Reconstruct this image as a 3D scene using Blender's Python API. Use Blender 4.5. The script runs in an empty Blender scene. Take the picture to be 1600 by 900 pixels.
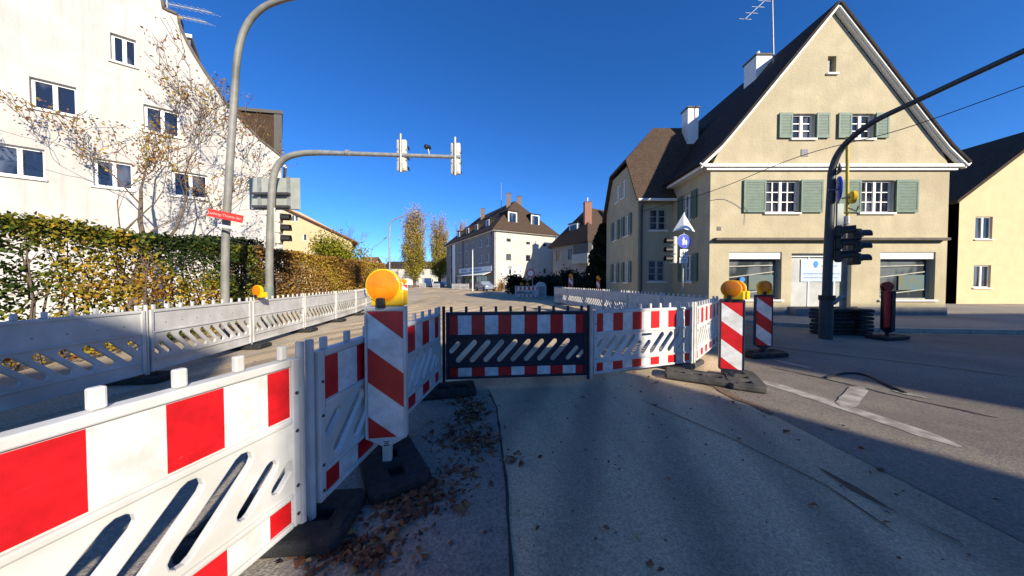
import bpy, bmesh, math, random
import numpy as np
from mathutils import Vector, Matrix
R = math.radians
C = bpy.context.scene.collection
sc = bpy.context.scene
random.seed(7)

# ------------------------------------------------------------------ camera
PITCH = R(1.25)
F_PX = 458.0
CAM_H = 1.4
cd = bpy.data.cameras.new('camera')
cam = bpy.data.objects.new('camera', cd); C.objects.link(cam)
cam.location = (0, 0, CAM_H)
cam.rotation_euler = (R(90) - PITCH, 0, 0)
cd.sensor_width = 36; cd.lens = 36 * F_PX / 1600
cd.clip_start = 0.05; cd.clip_end = 2000
sc.camera = cam

# ------------------------------------------------------------------ sky, sun, exposure
SUN_EL, SUN_AZ = R(24), R(143)          # azimuth from +Y towards +X
w = bpy.data.worlds.new("World"); sc.world = w; w.use_nodes = True
nt = w.node_tree; nt.nodes.clear()
sky = nt.nodes.new('ShaderNodeTexSky'); sky.sky_type = 'NISHITA'; sky.sun_disc = False
sky.sun_elevation = SUN_EL; sky.sun_rotation = SUN_AZ
sky.altitude = 1200; sky.air_density = 1.0; sky.dust_density = 0.0; sky.ozone_density = 5.0
hs = nt.nodes.new('ShaderNodeMixRGB'); hs.blend_type = 'MULTIPLY'; hs.inputs['Fac'].default_value = 1.0; hs.inputs['Color2'].default_value = (0.72, 0.94, 1.22, 1)
sat = nt.nodes.new('ShaderNodeHueSaturation'); sat.inputs['Saturation'].default_value = 1.17
bg = nt.nodes.new('ShaderNodeBackground'); bg.inputs['Strength'].default_value = 0.10
wo = nt.nodes.new('ShaderNodeOutputWorld')
nt.links.new(sky.outputs[0], sat.inputs['Color']); nt.links.new(sat.outputs[0], hs.inputs['Color1']); nt.links.new(hs.outputs[0], bg.inputs[0]); nt.links.new(bg.outputs[0], wo.inputs[0])
sl = bpy.data.lights.new('sun', 'SUN'); sl.energy = 5.0; sl.angle = R(0.8); sl.color = (1.0, 0.885, 0.71)
so = bpy.data.objects.new('sun', sl); C.objects.link(so); so.location = (20, -20, 30)
sdir = Vector((math.sin(SUN_AZ) * math.cos(SUN_EL), math.cos(SUN_AZ) * math.cos(SUN_EL), math.sin(SUN_EL)))
so.rotation_euler = sdir.to_track_quat('Z', 'Y').to_euler()
vs = sc.view_settings
vs.view_transform = 'Standard'; vs.look = 'None'; vs.exposure = 0.7; vs.gamma = 1.0; vs.use_curve_mapping = False

# ------------------------------------------------------------------ pixel -> point of the place
_c, _s = math.cos(PITCH), math.sin(PITCH)
def ray(px, py):
    cx = (px - 800) / F_PX; cy = (450 - py) / F_PX
    return Vector((cx, _c + cy * _s, -_s + cy * _c))
def W(px, py, Y):
    d = ray(px, py); return Vector((0, 0, CAM_H)) + d * (Y / d.y)
def G(px, py, z=0.0):
    d = ray(px, py); return Vector((0, 0, CAM_H)) + d * ((z - CAM_H) / d.z)

# ------------------------------------------------------------------ materials
def new_mat(name):
    m = bpy.data.materials.new(name); m.use_nodes = True
    b = m.node_tree.nodes['Principled BSDF']
    return m, m.node_tree, b
def col4(c): return (c[0], c[1], c[2], 1)
def mat(name, c1, c2=None, rough=0.6, scale=4.0, detail=6, bump=0.0, bscale=60, metal=0.0, spec=0.4, c3=None, s3=0.6, lo=0.35, hi=0.65):
    m, t, b = new_mat(name)
    b.inputs['Roughness'].default_value = rough; b.inputs['Metallic'].default_value = metal
    b.inputs['Specular IOR Level'].default_value = spec
    tc = t.nodes.new('ShaderNodeTexCoord')
    if c2 is None: c2 = tuple(v * 0.82 for v in c1)
    n = t.nodes.new('ShaderNodeTexNoise'); n.inputs['Scale'].default_value = scale; n.inputs['Detail'].default_value = detail
    t.links.new(tc.outputs['Object'], n.inputs['Vector'])
    r = t.nodes.new('ShaderNodeValToRGB'); r.color_ramp.elements[0].position = lo; r.color_ramp.elements[1].position = hi
    r.color_ramp.elements[0].color = col4(c1); r.color_ramp.elements[1].color = col4(c2)
    t.links.new(n.outputs['Fac'], r.inputs['Fac'])
    out = r.outputs['Color']
    if c3 is not None:
        n3 = t.nodes.new('ShaderNodeTexNoise'); n3.inputs['Scale'].default_value = s3; n3.inputs['Detail'].default_value = 4
        t.links.new(tc.outputs['Object'], n3.inputs['Vector'])
        r3 = t.nodes.new('ShaderNodeValToRGB'); r3.color_ramp.elements[0].position = 0.45; r3.color_ramp.elements[1].position = 0.7
        t.links.new(n3.outputs['Fac'], r3.inputs['Fac'])
        mx = t.nodes.new('ShaderNodeMixRGB'); t.links.new(r3.outputs['Color'], mx.inputs['Fac'])
        t.links.new(out, mx.inputs['Color1']); mx.inputs['Color2'].default_value = col4(c3); out = mx.outputs['Color']
    t.links.new(out, b.inputs['Base Color'])
    if bump:
        nb = t.nodes.new('ShaderNodeTexNoise'); nb.inputs['Scale'].default_value = bscale; nb.inputs['Detail'].default_value = 5
        t.links.new(tc.outputs['Object'], nb.inputs['Vector'])
        bp = t.nodes.new('ShaderNodeBump'); bp.inputs['Strength'].default_value = bump; bp.inputs['Distance'].default_value = 0.02
        t.links.new(nb.outputs['Fac'], bp.inputs['Height']); t.links.new(bp.outputs['Normal'], b.inputs['Normal'])
    return m
def streaks(m, c, amount=0.5, lo=0.52, hi=0.70):
    """soiled rain streaks of their own shape running down a rendered wall"""
    t = m.node_tree; b = t.nodes['Principled BSDF']; src = b.inputs['Base Color'].links[0].from_socket
    tc = t.nodes.new('ShaderNodeTexCoord'); mp = t.nodes.new('ShaderNodeMapping'); mp.inputs['Scale'].default_value = (2.6, 2.6, 0.22)
    n = t.nodes.new('ShaderNodeTexNoise'); n.inputs['Scale'].default_value = 1.3; n.inputs['Detail'].default_value = 9; n.inputs['Roughness'].default_value = 0.65
    t.links.new(tc.outputs['Object'], mp.inputs[0]); t.links.new(mp.outputs[0], n.inputs['Vector'])
    r = t.nodes.new('ShaderNodeMapRange'); r.inputs[1].default_value = lo; r.inputs[2].default_value = hi; r.inputs[4].default_value = amount
    t.links.new(n.outputs['Fac'], r.inputs[0])
    mx = t.nodes.new('ShaderNodeMixRGB'); t.links.new(r.outputs[0], mx.inputs['Fac']); t.links.new(src, mx.inputs['Color1']); mx.inputs['Color2'].default_value = col4(c)
    t.links.new(mx.outputs[0], b.inputs['Base Color']); return m
def N(t, kind, **kw):
    n = t.nodes.new(kind)
    for k, v in kw.items(): setattr(n, k, v)
    return n
def math_node(t, op, a, b=None):
    n = N(t, 'ShaderNodeMath', operation=op)
    for i, v in enumerate((a, b)):
        if v is None: continue
        if isinstance(v, (int, float)): n.inputs[i].default_value = v
        else: t.links.new(v, n.inputs[i])
    return n.outputs[0]
RED = (0.62, 0.010, 0.014); WHITE = (0.76, 0.77, 0.76)
def stripe_mat(name, diag):
    m, t, b = new_mat(name)
    tc = N(t, 'ShaderNodeTexCoord'); sp = N(t, 'ShaderNodeSeparateXYZ'); t.links.new(tc.outputs['Object'], sp.inputs[0])
    if diag:
        v = math_node(t, 'ADD', math_node(t, 'MULTIPLY', sp.outputs['Z'], -1.0), math_node(t, 'MULTIPLY', sp.outputs['X'], -0.8))
        v = math_node(t, 'ADD', v, 1.0 - 0.1 - 0.255)
        f = math_node(t, 'LESS_THAN', math_node(t, 'FLOORED_MODULO', v, 0.5), 0.25)
    else:
        v = math_node(t, 'ADD', sp.outputs['X'], -0.01)
        f = math_node(t, 'LESS_THAN', math_node(t, 'FLOORED_MODULO', v, 0.36), 0.18)
    mx = N(t, 'ShaderNodeMixRGB'); t.links.new(f, mx.inputs['Fac'])
    mx.inputs['Color1'].default_value = col4(WHITE); mx.inputs['Color2'].default_value = col4(RED)
    n = N(t, 'ShaderNodeTexNoise'); n.inputs['Scale'].default_value = 9; n.inputs['Detail'].default_value = 8; n.inputs['Roughness'].default_value = 0.7
    t.links.new(tc.outputs['Object'], n.inputs['Vector'])
    r = N(t, 'ShaderNodeValToRGB'); r.color_ramp.elements[0].position = 0.38; r.color_ramp.elements[1].position = 0.62
    r.color_ramp.elements[0].color = (0.72, 0.70, 0.66, 1); r.color_ramp.elements[1].color = (1, 1, 1, 1)
    t.links.new(n.outputs['Fac'], r.inputs['Fac'])
    mu = N(t, 'ShaderNodeMixRGB', blend_type='MULTIPLY'); mu.inputs['Fac'].default_value = 1
    t.links.new(mx.outputs[0], mu.inputs['Color1']); t.links.new(r.outputs[0], mu.inputs['Color2'])
    n2 = N(t, 'ShaderNodeTexNoise'); n2.inputs['Scale'].default_value = 3.2; n2.inputs['Detail'].default_value = 10; n2.inputs['Roughness'].default_value = 0.75; n2.inputs['Distortion'].default_value = 1.2
    mp2 = N(t, 'ShaderNodeMapping'); mp2.inputs['Scale'].default_value = (1.2, 1.0, 9.0); mp2.inputs['Rotation'].default_value = (0, R(22), 0)
    t.links.new(tc.outputs['Object'], mp2.inputs[0]); t.links.new(mp2.outputs[0], n2.inputs['Vector'])
    r2 = N(t, 'ShaderNodeValToRGB'); r2.color_ramp.elements[0].position = 0.63; r2.color_ramp.elements[1].position = 0.69
    t.links.new(n2.outputs['Fac'], r2.inputs['Fac'])
    sc2 = N(t, 'ShaderNodeMixRGB'); t.links.new(math_node(t, 'MULTIPLY', r2.outputs[0], 0.7), sc2.inputs['Fac'])
    t.links.new(mu.outputs[0], sc2.inputs['Color1']); sc2.inputs['Color2'].default_value = (0.30, 0.27, 0.24, 1)
    t.links.new(sc2.outputs[0], b.inputs['Base Color'])
    b.inputs['Roughness'].default_value = 0.38
    return m
def roof_mat(name, c1, c2, wave=14):
    m = mat(name, c1, c2, rough=0.8, scale=3.0, spec=0.2, c3=tuple(v * 1.35 for v in c1), s3=14)
    t = m.node_tree; b = t.nodes['Principled BSDF']
    tc = N(t, 'ShaderNodeTexCoord')
    wv = N(t, 'ShaderNodeTexWave', bands_direction='Z', wave_profile='SAW'); wv.inputs['Scale'].default_value = wave / 6.283; wv.inputs['Distortion'].default_value = 0.25
    t.links.new(tc.outputs['Object'], wv.inputs['Vector'])
    bp = N(t, 'ShaderNodeBump'); bp.inputs['Strength'].default_value = 0.9; bp.inputs['Distance'].default_value = 0.05
    t.links.new(wv.outputs['Fac'], bp.inputs['Height']); t.links.new(bp.outputs['Normal'], b.inputs['Normal'])
    return m
def leaf_mat(name, stops, trans=0.3):
    m, t, b = new_mat(name)
    at = N(t, 'ShaderNodeAttribute', attribute_name='tint')
    r = N(t, 'ShaderNodeValToRGB')
    els = r.color_ramp.elements
    while len(els) < len(stops): els.new(0.5)
    for e, (p, c) in zip(els, stops): e.position = p; e.color = col4(c)
    t.links.new(at.outputs['Fac'], r.inputs['Fac'])
    t.links.new(r.outputs[0], b.inputs['Base Color']); b.inputs['Roughness'].default_value = 0.55; b.inputs['Specular IOR Level'].default_value = 0.25
    if trans:
        tr = N(t, 'ShaderNodeBsdfTranslucent'); t.links.new(r.outputs[0], tr.inputs['Color'])
        mx = N(t, 'ShaderNodeMixShader'); mx.inputs[0].default_value = trans
        t.links.new(b.outputs[0], mx.inputs[1]); t.links.new(tr.outputs[0], mx.inputs[2])
        t.links.new(mx.outputs[0], t.nodes['Material Output'].inputs[0])
    return m
def brick_mat(name, c1, c2, mortar, scale=6):
    m, t, b = new_mat(name)
    tc = N(t, 'ShaderNodeTexCoord'); mp = N(t, 'ShaderNodeMapping'); mp.inputs['Rotation'].default_value = (R(90), 0, 0)
    br = N(t, 'ShaderNodeTexBrick'); br.inputs['Scale'].default_value = scale
    br.inputs['Color1'].default_value = col4(c1); br.inputs['Color2'].default_value = col4(c2); br.inputs['Mortar'].default_value = col4(mortar)
    t.links.new(tc.outputs['Object'], mp.inputs[0]); t.links.new(mp.outputs[0], br.inputs['Vector'])
    t.links.new(br.outputs['Color'], b.inputs['Base Color']); b.inputs['Roughness'].default_value = 0.85
    return m
def glass_mat(name, c, rough=0.06):
    m, t, b = new_mat(name)
    tc = N(t, 'ShaderNodeTexCoord'); n = N(t, 'ShaderNodeTexNoise'); n.inputs['Scale'].default_value = 1.6
    t.links.new(tc.outputs['Object'], n.inputs['Vector'])
    bp = N(t, 'ShaderNodeBump'); bp.inputs['Strength'].default_value = 0.12; bp.inputs['Distance'].default_value = 0.05
    t.links.new(n.outputs['Fac'], bp.inputs['Height']); t.links.new(bp.outputs['Normal'], b.inputs['Normal'])
    n4 = N(t, 'ShaderNodeTexNoise'); n4.inputs['Scale'].default_value = 0.9; n4.inputs['Detail'].default_value = 2
    mp4 = N(t, 'ShaderNodeMapping'); mp4.inputs['Scale'].default_value = (1.6, 1.6, 0.7); t.links.new(tc.outputs['Object'], mp4.inputs[0]); t.links.new(mp4.outputs[0], n4.inputs['Vector'])
    r4 = N(t, 'ShaderNodeValToRGB'); r4.color_ramp.elements[0].position = 0.50; r4.color_ramp.elements[1].position = 0.60
    r4.color_ramp.elements[0].color = col4(c); r4.color_ramp.elements[1].color = col4(tuple(v * 2.5 + 0.05 for v in c))
    t.links.new(n4.outputs['Fac'], r4.inputs['Fac']); t.links.new(r4.outputs[0], b.inputs['Base Color']); b.inputs['Roughness'].default_value = rough; b.inputs['Specular IOR Level'].default_value = 0.8
    return m
M = {}
M['white_plastic'] = mat('white_plastic', (0.64, 0.65, 0.64), (0.52, 0.52, 0.49), rough=0.42, scale=5, detail=9, c3=(0.48, 0.47, 0.43), s3=2.2)
M['old_plastic'] = mat('old_plastic', (0.60, 0.60, 0.58), (0.47, 0.47, 0.45), rough=0.55, scale=4, detail=9, c3=(0.40, 0.39, 0.36), s3=1.6)
M['navy_plastic'] = mat('navy_plastic', (0.010, 0.014, 0.032), (0.018, 0.022, 0.040), rough=0.4, scale=6)
M['stripes'] = stripe_mat('red_white_blocks', False)
M['chevron'] = stripe_mat('red_white_diagonals', True)
M['rubber'] = mat('recycled_rubber', (0.012, 0.013, 0.015), (0.030, 0.031, 0.033), rough=0.75, scale=18, bump=0.5, bscale=90)
M['rubber_dusty'] = mat('dusty_rubber', (0.10, 0.095, 0.085), (0.04, 0.04, 0.04), rough=0.85, scale=7, bump=0.5, bscale=90)
M['amber'] = mat('amber_lens', (0.95, 0.33, 0.006), (0.85, 0.25, 0.004), rough=0.18, scale=12, spec=0.6)
_t = M['amber'].node_tree; _b = _t.nodes['Principled BSDF']; _tc = N(_t, 'ShaderNodeTexCoord')
_v = N(_t, 'ShaderNodeTexVoronoi'); _v.inputs['Scale'].default_value = 70; _t.links.new(_tc.outputs['Object'], _v.inputs['Vector'])
_bp = N(_t, 'ShaderNodeBump'); _bp.inputs['Strength'].default_value = 0.25; _bp.inputs['Distance'].default_value = 0.004
_t.links.new(_v.outputs['Distance'], _bp.inputs['Height']); _t.links.new(_bp.outputs['Normal'], _b.inputs['Normal'])
_tr = N(_t, 'ShaderNodeBsdfTranslucent'); _tr.inputs['Color'].default_value = (0.95, 0.33, 0.01, 1)
_mx = N(_t, 'ShaderNodeMixShader'); _mx.inputs[0].default_value = 0.35; _t.links.new(_b.outputs[0], _mx.inputs[1]); _t.links.new(_tr.outputs[0], _mx.inputs[2])
_t.links.new(_mx.outputs[0], _t.nodes['Material Output'].inputs[0])
M['lamp_yellow'] = mat('yellow_plastic', (0.82, 0.50, 0.008), (0.72, 0.42, 0.006), rough=0.4, scale=6)
M['black_plastic'] = mat('black_plastic', (0.010, 0.011, 0.012), (0.018, 0.018, 0.018), rough=0.45)
M['galv'] = mat('galvanised_steel', (0.33, 0.34, 0.33), (0.24, 0.25, 0.24), rough=0.5, scale=9, metal=0.35)
M['grey_pole'] = mat('grey_painted_steel', (0.26, 0.26, 0.23), (0.19, 0.19, 0.17), rough=0.55, scale=5, c3=(0.12, 0.12, 0.10), s3=1.5)
M['pole_green'] = mat('weathered_green_paint', (0.16, 0.20, 0.17), (0.11, 0.14, 0.12), rough=0.6, scale=6)
M['dark_pole'] = mat('dark_painted_steel', (0.045, 0.055, 0.058), (0.030, 0.036, 0.04), rough=0.5, scale=6)
M['sign_back'] = mat('grey_sign_back', (0.34, 0.37, 0.33), (0.28, 0.30, 0.27), rough=0.5, scale=3)
M['signal_beige'] = mat('pale_signal_housing', (0.60, 0.58, 0.46), (0.50, 0.48, 0.38), rough=0.5, scale=5)
M['white_render'] = mat('white_rough_render', (0.50, 0.485, 0.46), (0.43, 0.415, 0.395), rough=0.9, scale=1.4, detail=9, bump=0.5, bscale=22, spec=0.1, c3=(0.42, 0.405, 0.38), s3=0.35)
M['cream_render'] = mat('cream_rough_render', (0.49, 0.43, 0.29), (0.41, 0.36, 0.245), rough=0.9, scale=1.6, detail=10, bump=0.7, bscale=12, spec=0.1, c3=(0.38, 0.33, 0.22), s3=0.5)
streaks(M['white_render'], (0.36, 0.35, 0.33), 0.8, 0.49, 0.66); streaks(M['cream_render'], (0.34, 0.30, 0.21), 0.4)
M['yellow_render'] = mat('apricot_render', (0.66, 0.51, 0.31), (0.61, 0.47, 0.285), rough=0.9, scale=2, bump=0.2, bscale=25, spec=0.1)
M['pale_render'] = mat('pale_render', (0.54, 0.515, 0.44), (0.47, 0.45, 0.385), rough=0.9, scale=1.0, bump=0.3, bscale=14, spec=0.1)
M['grey_shade_render'] = mat('grey_shade_render', (0.27, 0.275, 0.28), (0.225, 0.23, 0.235), rough=0.9, scale=1.0, bump=0.3, bscale=14, spec=0.1)  # also paints shade into the apartment block's street-side wall
M['plinth'] = mat('grey_plinth', (0.26, 0.26, 0.25), (0.19, 0.19, 0.18), rough=0.9, scale=3, bump=0.3)
M['white_trim'] = mat('white_painted_trim', (0.78, 0.76, 0.71), (0.70, 0.68, 0.63), rough=0.6, scale=3)
M['white_frame'] = mat('white_window_paint', (0.78, 0.78, 0.76), (0.70, 0.70, 0.68), rough=0.45, scale=6)
M['shutter'] = mat('green_shutter_paint', (0.125, 0.195, 0.15), (0.10, 0.155, 0.12), rough=0.6, scale=7)
M['roof_brown'] = roof_mat('brown_roof_tiles', (0.070, 0.046, 0.031), (0.048, 0.033, 0.024))
M['roof_dark'] = roof_mat('dark_roof_tiles', (0.040, 0.030, 0.025), (0.028, 0.022, 0.020))
M['coping'] = mat('dark_coping', (0.10, 0.08, 0.06), (0.07, 0.055, 0.045), rough=0.7)
M['cladding'] = roof_mat('brown_tile_cladding', (0.075, 0.047, 0.030), (0.055, 0.036, 0.025), wave=20)
M['anthracite'] = mat('anthracite_sheet', (0.024, 0.023, 0.022), (0.034, 0.032, 0.03), rough=0.6)
M['dark_metal'] = mat('dark_sheet_metal', (0.055, 0.055, 0.058), (0.04, 0.04, 0.043), rough=0.5)
M['brick'] = brick_mat('red_brick', (0.30, 0.12, 0.07), (0.22, 0.09, 0.055), (0.28, 0.22, 0.17))
M['old_brick'] = brick_mat('sooty_brick', (0.20, 0.12, 0.09), (0.15, 0.095, 0.075), (0.20, 0.17, 0.15))
M['glass'] = glass_mat('window_glass', (0.012, 0.016, 0.026))
M['shop_glass'] = glass_mat('shop_glass', (0.035, 0.042, 0.045), 0.1)
M['board'] = mat('pale_door_boarding', (0.46, 0.465, 0.455), (0.36, 0.365, 0.355), rough=0.7, scale=2.5, detail=9)
M['poster'] = mat('pale_blue_poster', (0.46, 0.54, 0.60), (0.42, 0.50, 0.57), rough=0.5)
M['poster_blue'] = mat('poster_blue', (0.03, 0.24, 0.66), rough=0.5)
M['poster_text'] = mat('poster_grey_blue', (0.24, 0.36, 0.58), rough=0.5)
M['sign_blue'] = mat('sign_blue', (0.004, 0.045, 0.48), (0.004, 0.04, 0.42), rough=0.35)
M['sign_white'] = mat('sign_white', (0.74, 0.75, 0.74), (0.68, 0.69, 0.68), rough=0.4)
M['sign_red'] = mat('sign_red', (0.62, 0.035, 0.022), (0.52, 0.03, 0.02), rough=0.4)
M['red_faded'] = mat('faded_letter_pink', (0.80, 0.45, 0.38), rough=0.5)
M['black_paint'] = mat('black_paint', (0.015, 0.015, 0.016), rough=0.5)
M['yellow_paint'] = mat('yellow_pole_paint', (0.55, 0.40, 0.035), (0.42, 0.30, 0.03), rough=0.5)
M['bark'] = mat('grey_brown_bark', (0.15, 0.115, 0.085), (0.08, 0.06, 0.045), rough=0.95, scale=12, bump=0.6, bscale=30)
M['teal'] = mat('muted_display', (0.05, 0.14, 0.19), (0.12, 0.13, 0.08), rough=0.6, scale=2.2)
M['pane_strip'] = mat('pale_strip', (0.46, 0.45, 0.38), (0.34, 0.33, 0.28), rough=0.6)
M['cable'] = mat('black_cable', (0.02, 0.02, 0.02), rough=0.6)
M['tyre'] = mat('tyre_rubber', (0.015, 0.015, 0.015), rough=0.8)
M['car_white'] = mat('white_car_paint', (0.75, 0.75, 0.74), (0.72, 0.72, 0.71), rough=0.25)
M['car_blue'] = mat('slate_car_paint', (0.20, 0.25, 0.32), (0.18, 0.22, 0.29), rough=0.25)
M['wood'] = mat('weathered_wood', (0.35, 0.27, 0.18), (0.24, 0.18, 0.12), rough=0.8)

# ------------------------------------------------------------------ mesh helpers (world coordinates in, thing-local mesh out)
def world_matrix(o):
    m = o.matrix_basis.copy()
    return m if o.parent is None else world_matrix(o.parent) @ m
class MB:
    def __init__(s): s.v = []; s.f = []; s.m = []; s.cur = 0
    def quad(s, *p):
        b = len(s.v); s.v += [tuple(q) for q in p]; s.f.append(tuple(range(b, b + len(p)))); s.m.append(s.cur); return s
    def hexa(s, p):                      # p: 8 corners, bottom 4 then top 4
        b = len(s.v); s.v += [tuple(q) for q in p]
        for f in ((0, 3, 2, 1), (4, 5, 6, 7), (0, 1, 5, 4), (1, 2, 6, 5), (2, 3, 7, 6), (3, 0, 4, 7)):
            s.f.append(tuple(b + i for i in f)); s.m.append(s.cur)
        return s
    def box(s, x0, x1, y0, y1, z0, z1):
        return s.hexa([(x0, y0, z0), (x1, y0, z0), (x1, y1, z0), (x0, y1, z0), (x0, y0, z1), (x1, y0, z1), (x1, y1, z1), (x0, y1, z1)])
    def fbox(s, o, r, x0, x1, z0, z1, d0, d1):   # box in a wall frame: r = right seen from outside, d = outwards
        o = Vector(o); r = Vector(r).normalized(); z = Vector((0, 0, 1)); n = r.cross(z)
        P = lambda x, d, h: o + r * x + z * h + n * d
        return s.hexa([P(x0, d0, z0), P(x1, d0, z0), P(x1, d1, z0), P(x0, d1, z0), P(x0, d0, z1), P(x1, d0, z1), P(x1, d1, z1), P(x0, d1, z1)])
    def prism(s, pts, ext):              # planar polygon pts extruded by the vector ext
        b = len(s.v); n = len(pts); ext = Vector(ext)
        s.v += [tuple(p) for p in pts] + [tuple(Vector(p) + ext) for p in pts]
        s.f.append(tuple(range(b, b + n))); s.f.append(tuple(range(b + 2 * n - 1, b + n - 1, -1))); s.m += [s.cur] * 2
        for i in range(n):
            j = (i + 1) % n; s.f.append((b + i, b + j, b + n + j, b + n + i)); s.m.append(s.cur)
        return s
    def tube(s, path, rad, n=10, cap=True):
        path = [Vector(p) for p in path]; k = len(path)
        rad = rad if isinstance(rad, (list, tuple)) else [rad] * k
        t0 = (path[1] - path[0]).normalized()
        a = Vector((0, 0, 1)) if abs(t0.z) < 0.9 else Vector((1, 0, 0))
        u = (a - t0 * a.dot(t0)).normalized(); b = len(s.v)
        for i, p in enumerate(path):
            t = (path[min(i + 1, k - 1)] - path[max(i - 1, 0)]).normalized()
            u = (u - t * u.dot(t)).normalized(); v = t.cross(u)
            for j in range(n):
                an = 2 * math.pi * j / n
                s.v.append(tuple(p + (u * math.cos(an) + v * math.sin(an)) * rad[i]))
        for i in range(k - 1):
            for j in range(n):
                q = (j + 1) % n
                s.f.append((b + i * n + j, b + i * n + q, b + (i + 1) * n + q, b + (i + 1) * n + j)); s.m.append(s.cur)
        if cap:
            s.f.append(tuple(b + j for j in range(n - 1, -1, -1))); s.f.append(tuple(b + (k - 1) * n + j for j in range(n))); s.m += [s.cur] * 2
        return s
    def sweep(s, path, w_, d_, up):      # rectangular strip along a path; w_ across (in plane), d_ along 'up'
        path = [Vector(p) for p in path]; up = Vector(up).normalized()
        for a, b in zip(path[:-1], path[1:]):
            t = (b - a).normalized(); c = t.cross(up)
            s.hexa([a, b, b + c * w_, a + c * w_, a + up * d_, b + up * d_, b + c * w_ + up * d_, a + c * w_ + up * d_])
        return s
    def revolve(s, prof, o, axis, n=24):  # prof [(radius, along axis)]
        axis = Vector(axis).normalized(); o = Vector(o)
        a = Vector((0, 0, 1)) if abs(axis.z) < 0.9 else Vector((1, 0, 0))
        u = (a - axis * a.dot(axis)).normalized(); v = axis.cross(u); b = len(s.v)
        for r_, h in prof:
            for j in range(n):
                an = 2 * math.pi * j / n
                s.v.append(tuple(o + axis * h + (u * math.cos(an) + v * math.sin(an)) * r_))
        for i in range(len(prof) - 1):
            for j in range(n):
                q = (j + 1) % n; s.f.append((b + i * n + j, b + i * n + q, b + (i + 1) * n + q, b + (i + 1) * n + j)); s.m.append(s.cur)
        s.f.append(tuple(b + j for j in range(n - 1, -1, -1))); s.f.append(tuple(b + (len(prof) - 1) * n + j for j in range(n))); s.m += [s.cur] * 2
        return s
    def build(s, name, mats, parent=None, smooth=False, bevel=0.0, seg=2):
        me = bpy.data.meshes.new(name)
        v = [Vector(p) for p in s.v]
        if parent is not None:
            inv = world_matrix(parent).inverted(); v = [inv @ p for p in v]
        me.from_pydata([tuple(p) for p in v], [], s.f)
        for m in (mats if isinstance(mats, (list, tuple)) else [mats]): me.materials.append(m)
        me.polygons.foreach_set('material_index', s.m)
        bm = bmesh.new(); bm.from_mesh(me); bmesh.ops.recalc_face_normals(bm, faces=bm.faces); bm.to_mesh(me); bm.free()
        if smooth: me.polygons.foreach_set('use_smooth', [True] * len(me.polygons))
        o = bpy.data.objects.new(name, me); C.objects.link(o)
        if parent is not None: o.parent = parent
        if bevel:
            md = o.modifiers.new('bevel', 'BEVEL'); md.width = bevel; md.segments = seg; md.limit_method = 'ANGLE'; md.angle_limit = R(40)
        if smooth:
            try: me.set_sharp_from_angle(angle=R(42))
            except Exception: pass
        return o
def thing(name, label, cat, loc=(0, 0, 0), rotz=0.0, group=None):
    o = bpy.data.objects.new(name, None); C.objects.link(o)
    o.location = loc; o.rotation_euler = (0, 0, rotz); o.empty_display_size = 0.2
    o['label'] = label; o['category'] = cat
    if group: o['group'] = group
    return o
def tag(o, label, cat, group=None):
    o['label'] = label; o['category'] = cat
    if group: o['group'] = group
    return o
def copy_tree(o, parent=None):
    c = o.copy(); C.objects.link(c)
    if parent is not None: c.parent = parent
    for ch in list(o.children): copy_tree(ch, c)
    return c
def clone(proto, label, loc, rotz=0.0, group=None):
    c = copy_tree(proto); c.location = loc; c.rotation_euler = (0, 0, rotz); c['label'] = label
    if group: c['group'] = group
    return c
class Proto:
    """the first placing uses the original itself, later ones copy it"""
    def __init__(s, o): s.o = o; s.used = False
    def put(s, label, loc, rotz=0.0, group=None):
        if s.used: return clone(s.o, label, loc, rotz, group)
        s.used = True; s.o.location = loc; s.o.rotation_euler = (0, 0, rotz); s.o['label'] = label
        if group: s.o['group'] = group
        return s.o
def plate(name, outer, holes, thick, m, parent, frame=Matrix(), bevel=0.0):
    """flat plate with real openings; outline in (x, z), thickness from y=0 to y=thick (inwards), then moved by frame"""
    cu = bpy.data.curves.new(name, 'CURVE'); cu.dimensions = '2D'; cu.fill_mode = 'BOTH'
    cu.extrude = max(thick / 2 - bevel, 0.0005)
    if bevel: cu.bevel_depth = bevel; cu.bevel_resolution = 1; cu.offset = -bevel
    for lp in [outer] + list(holes):
        sp = cu.splines.new('POLY'); sp.points.add(len(lp) - 1); sp.use_cyclic_u = True
        for p, q in zip(sp.points, lp): p.co = (q[0], q[1], 0, 1)
    to = bpy.data.objects.new('tmp', cu); C.objects.link(to)
    dg = bpy.context.evaluated_depsgraph_get(); dg.update()
    me = bpy.data.meshes.new_from_object(to.evaluated_get(dg))
    bpy.data.objects.remove(to); bpy.data.curves.remove(cu)
    me.name = name
    T = Matrix(((1, 0, 0, 0), (0, 0, -1, thick / 2), (0, 1, 0, 0), (0, 0, 0, 1)))
    Mx = frame @ T
    if parent is not None: Mx = world_matrix(parent).inverted() @ Mx
    me.transform(Mx)
    me.materials.clear(); me.materials.append(m)
    me.polygons.foreach_set('material_index', [0] * len(me.polygons))
    me.polygons.foreach_set('use_smooth', [False] * len(me.polygons))
    o = bpy.data.objects.new(name, me); C.objects.link(o)
    if parent is not None: o.parent = parent
    return o
def wall_frame(o, r):
    o = Vector(o); r = Vector(r).normalized(); z = Vector((0, 0, 1)); n = r.cross(z)   # n outwards
    return Matrix(((r.x, -n.x, 0, o.x), (r.y, -n.y, 0, o.y), (0, 0, 1, o.z), (0, 0, 0, 1)))
def rect(x0, x1, z0, z1): return [(x0, z0), (x1, z0), (x1, z1), (x0, z1)]
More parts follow.
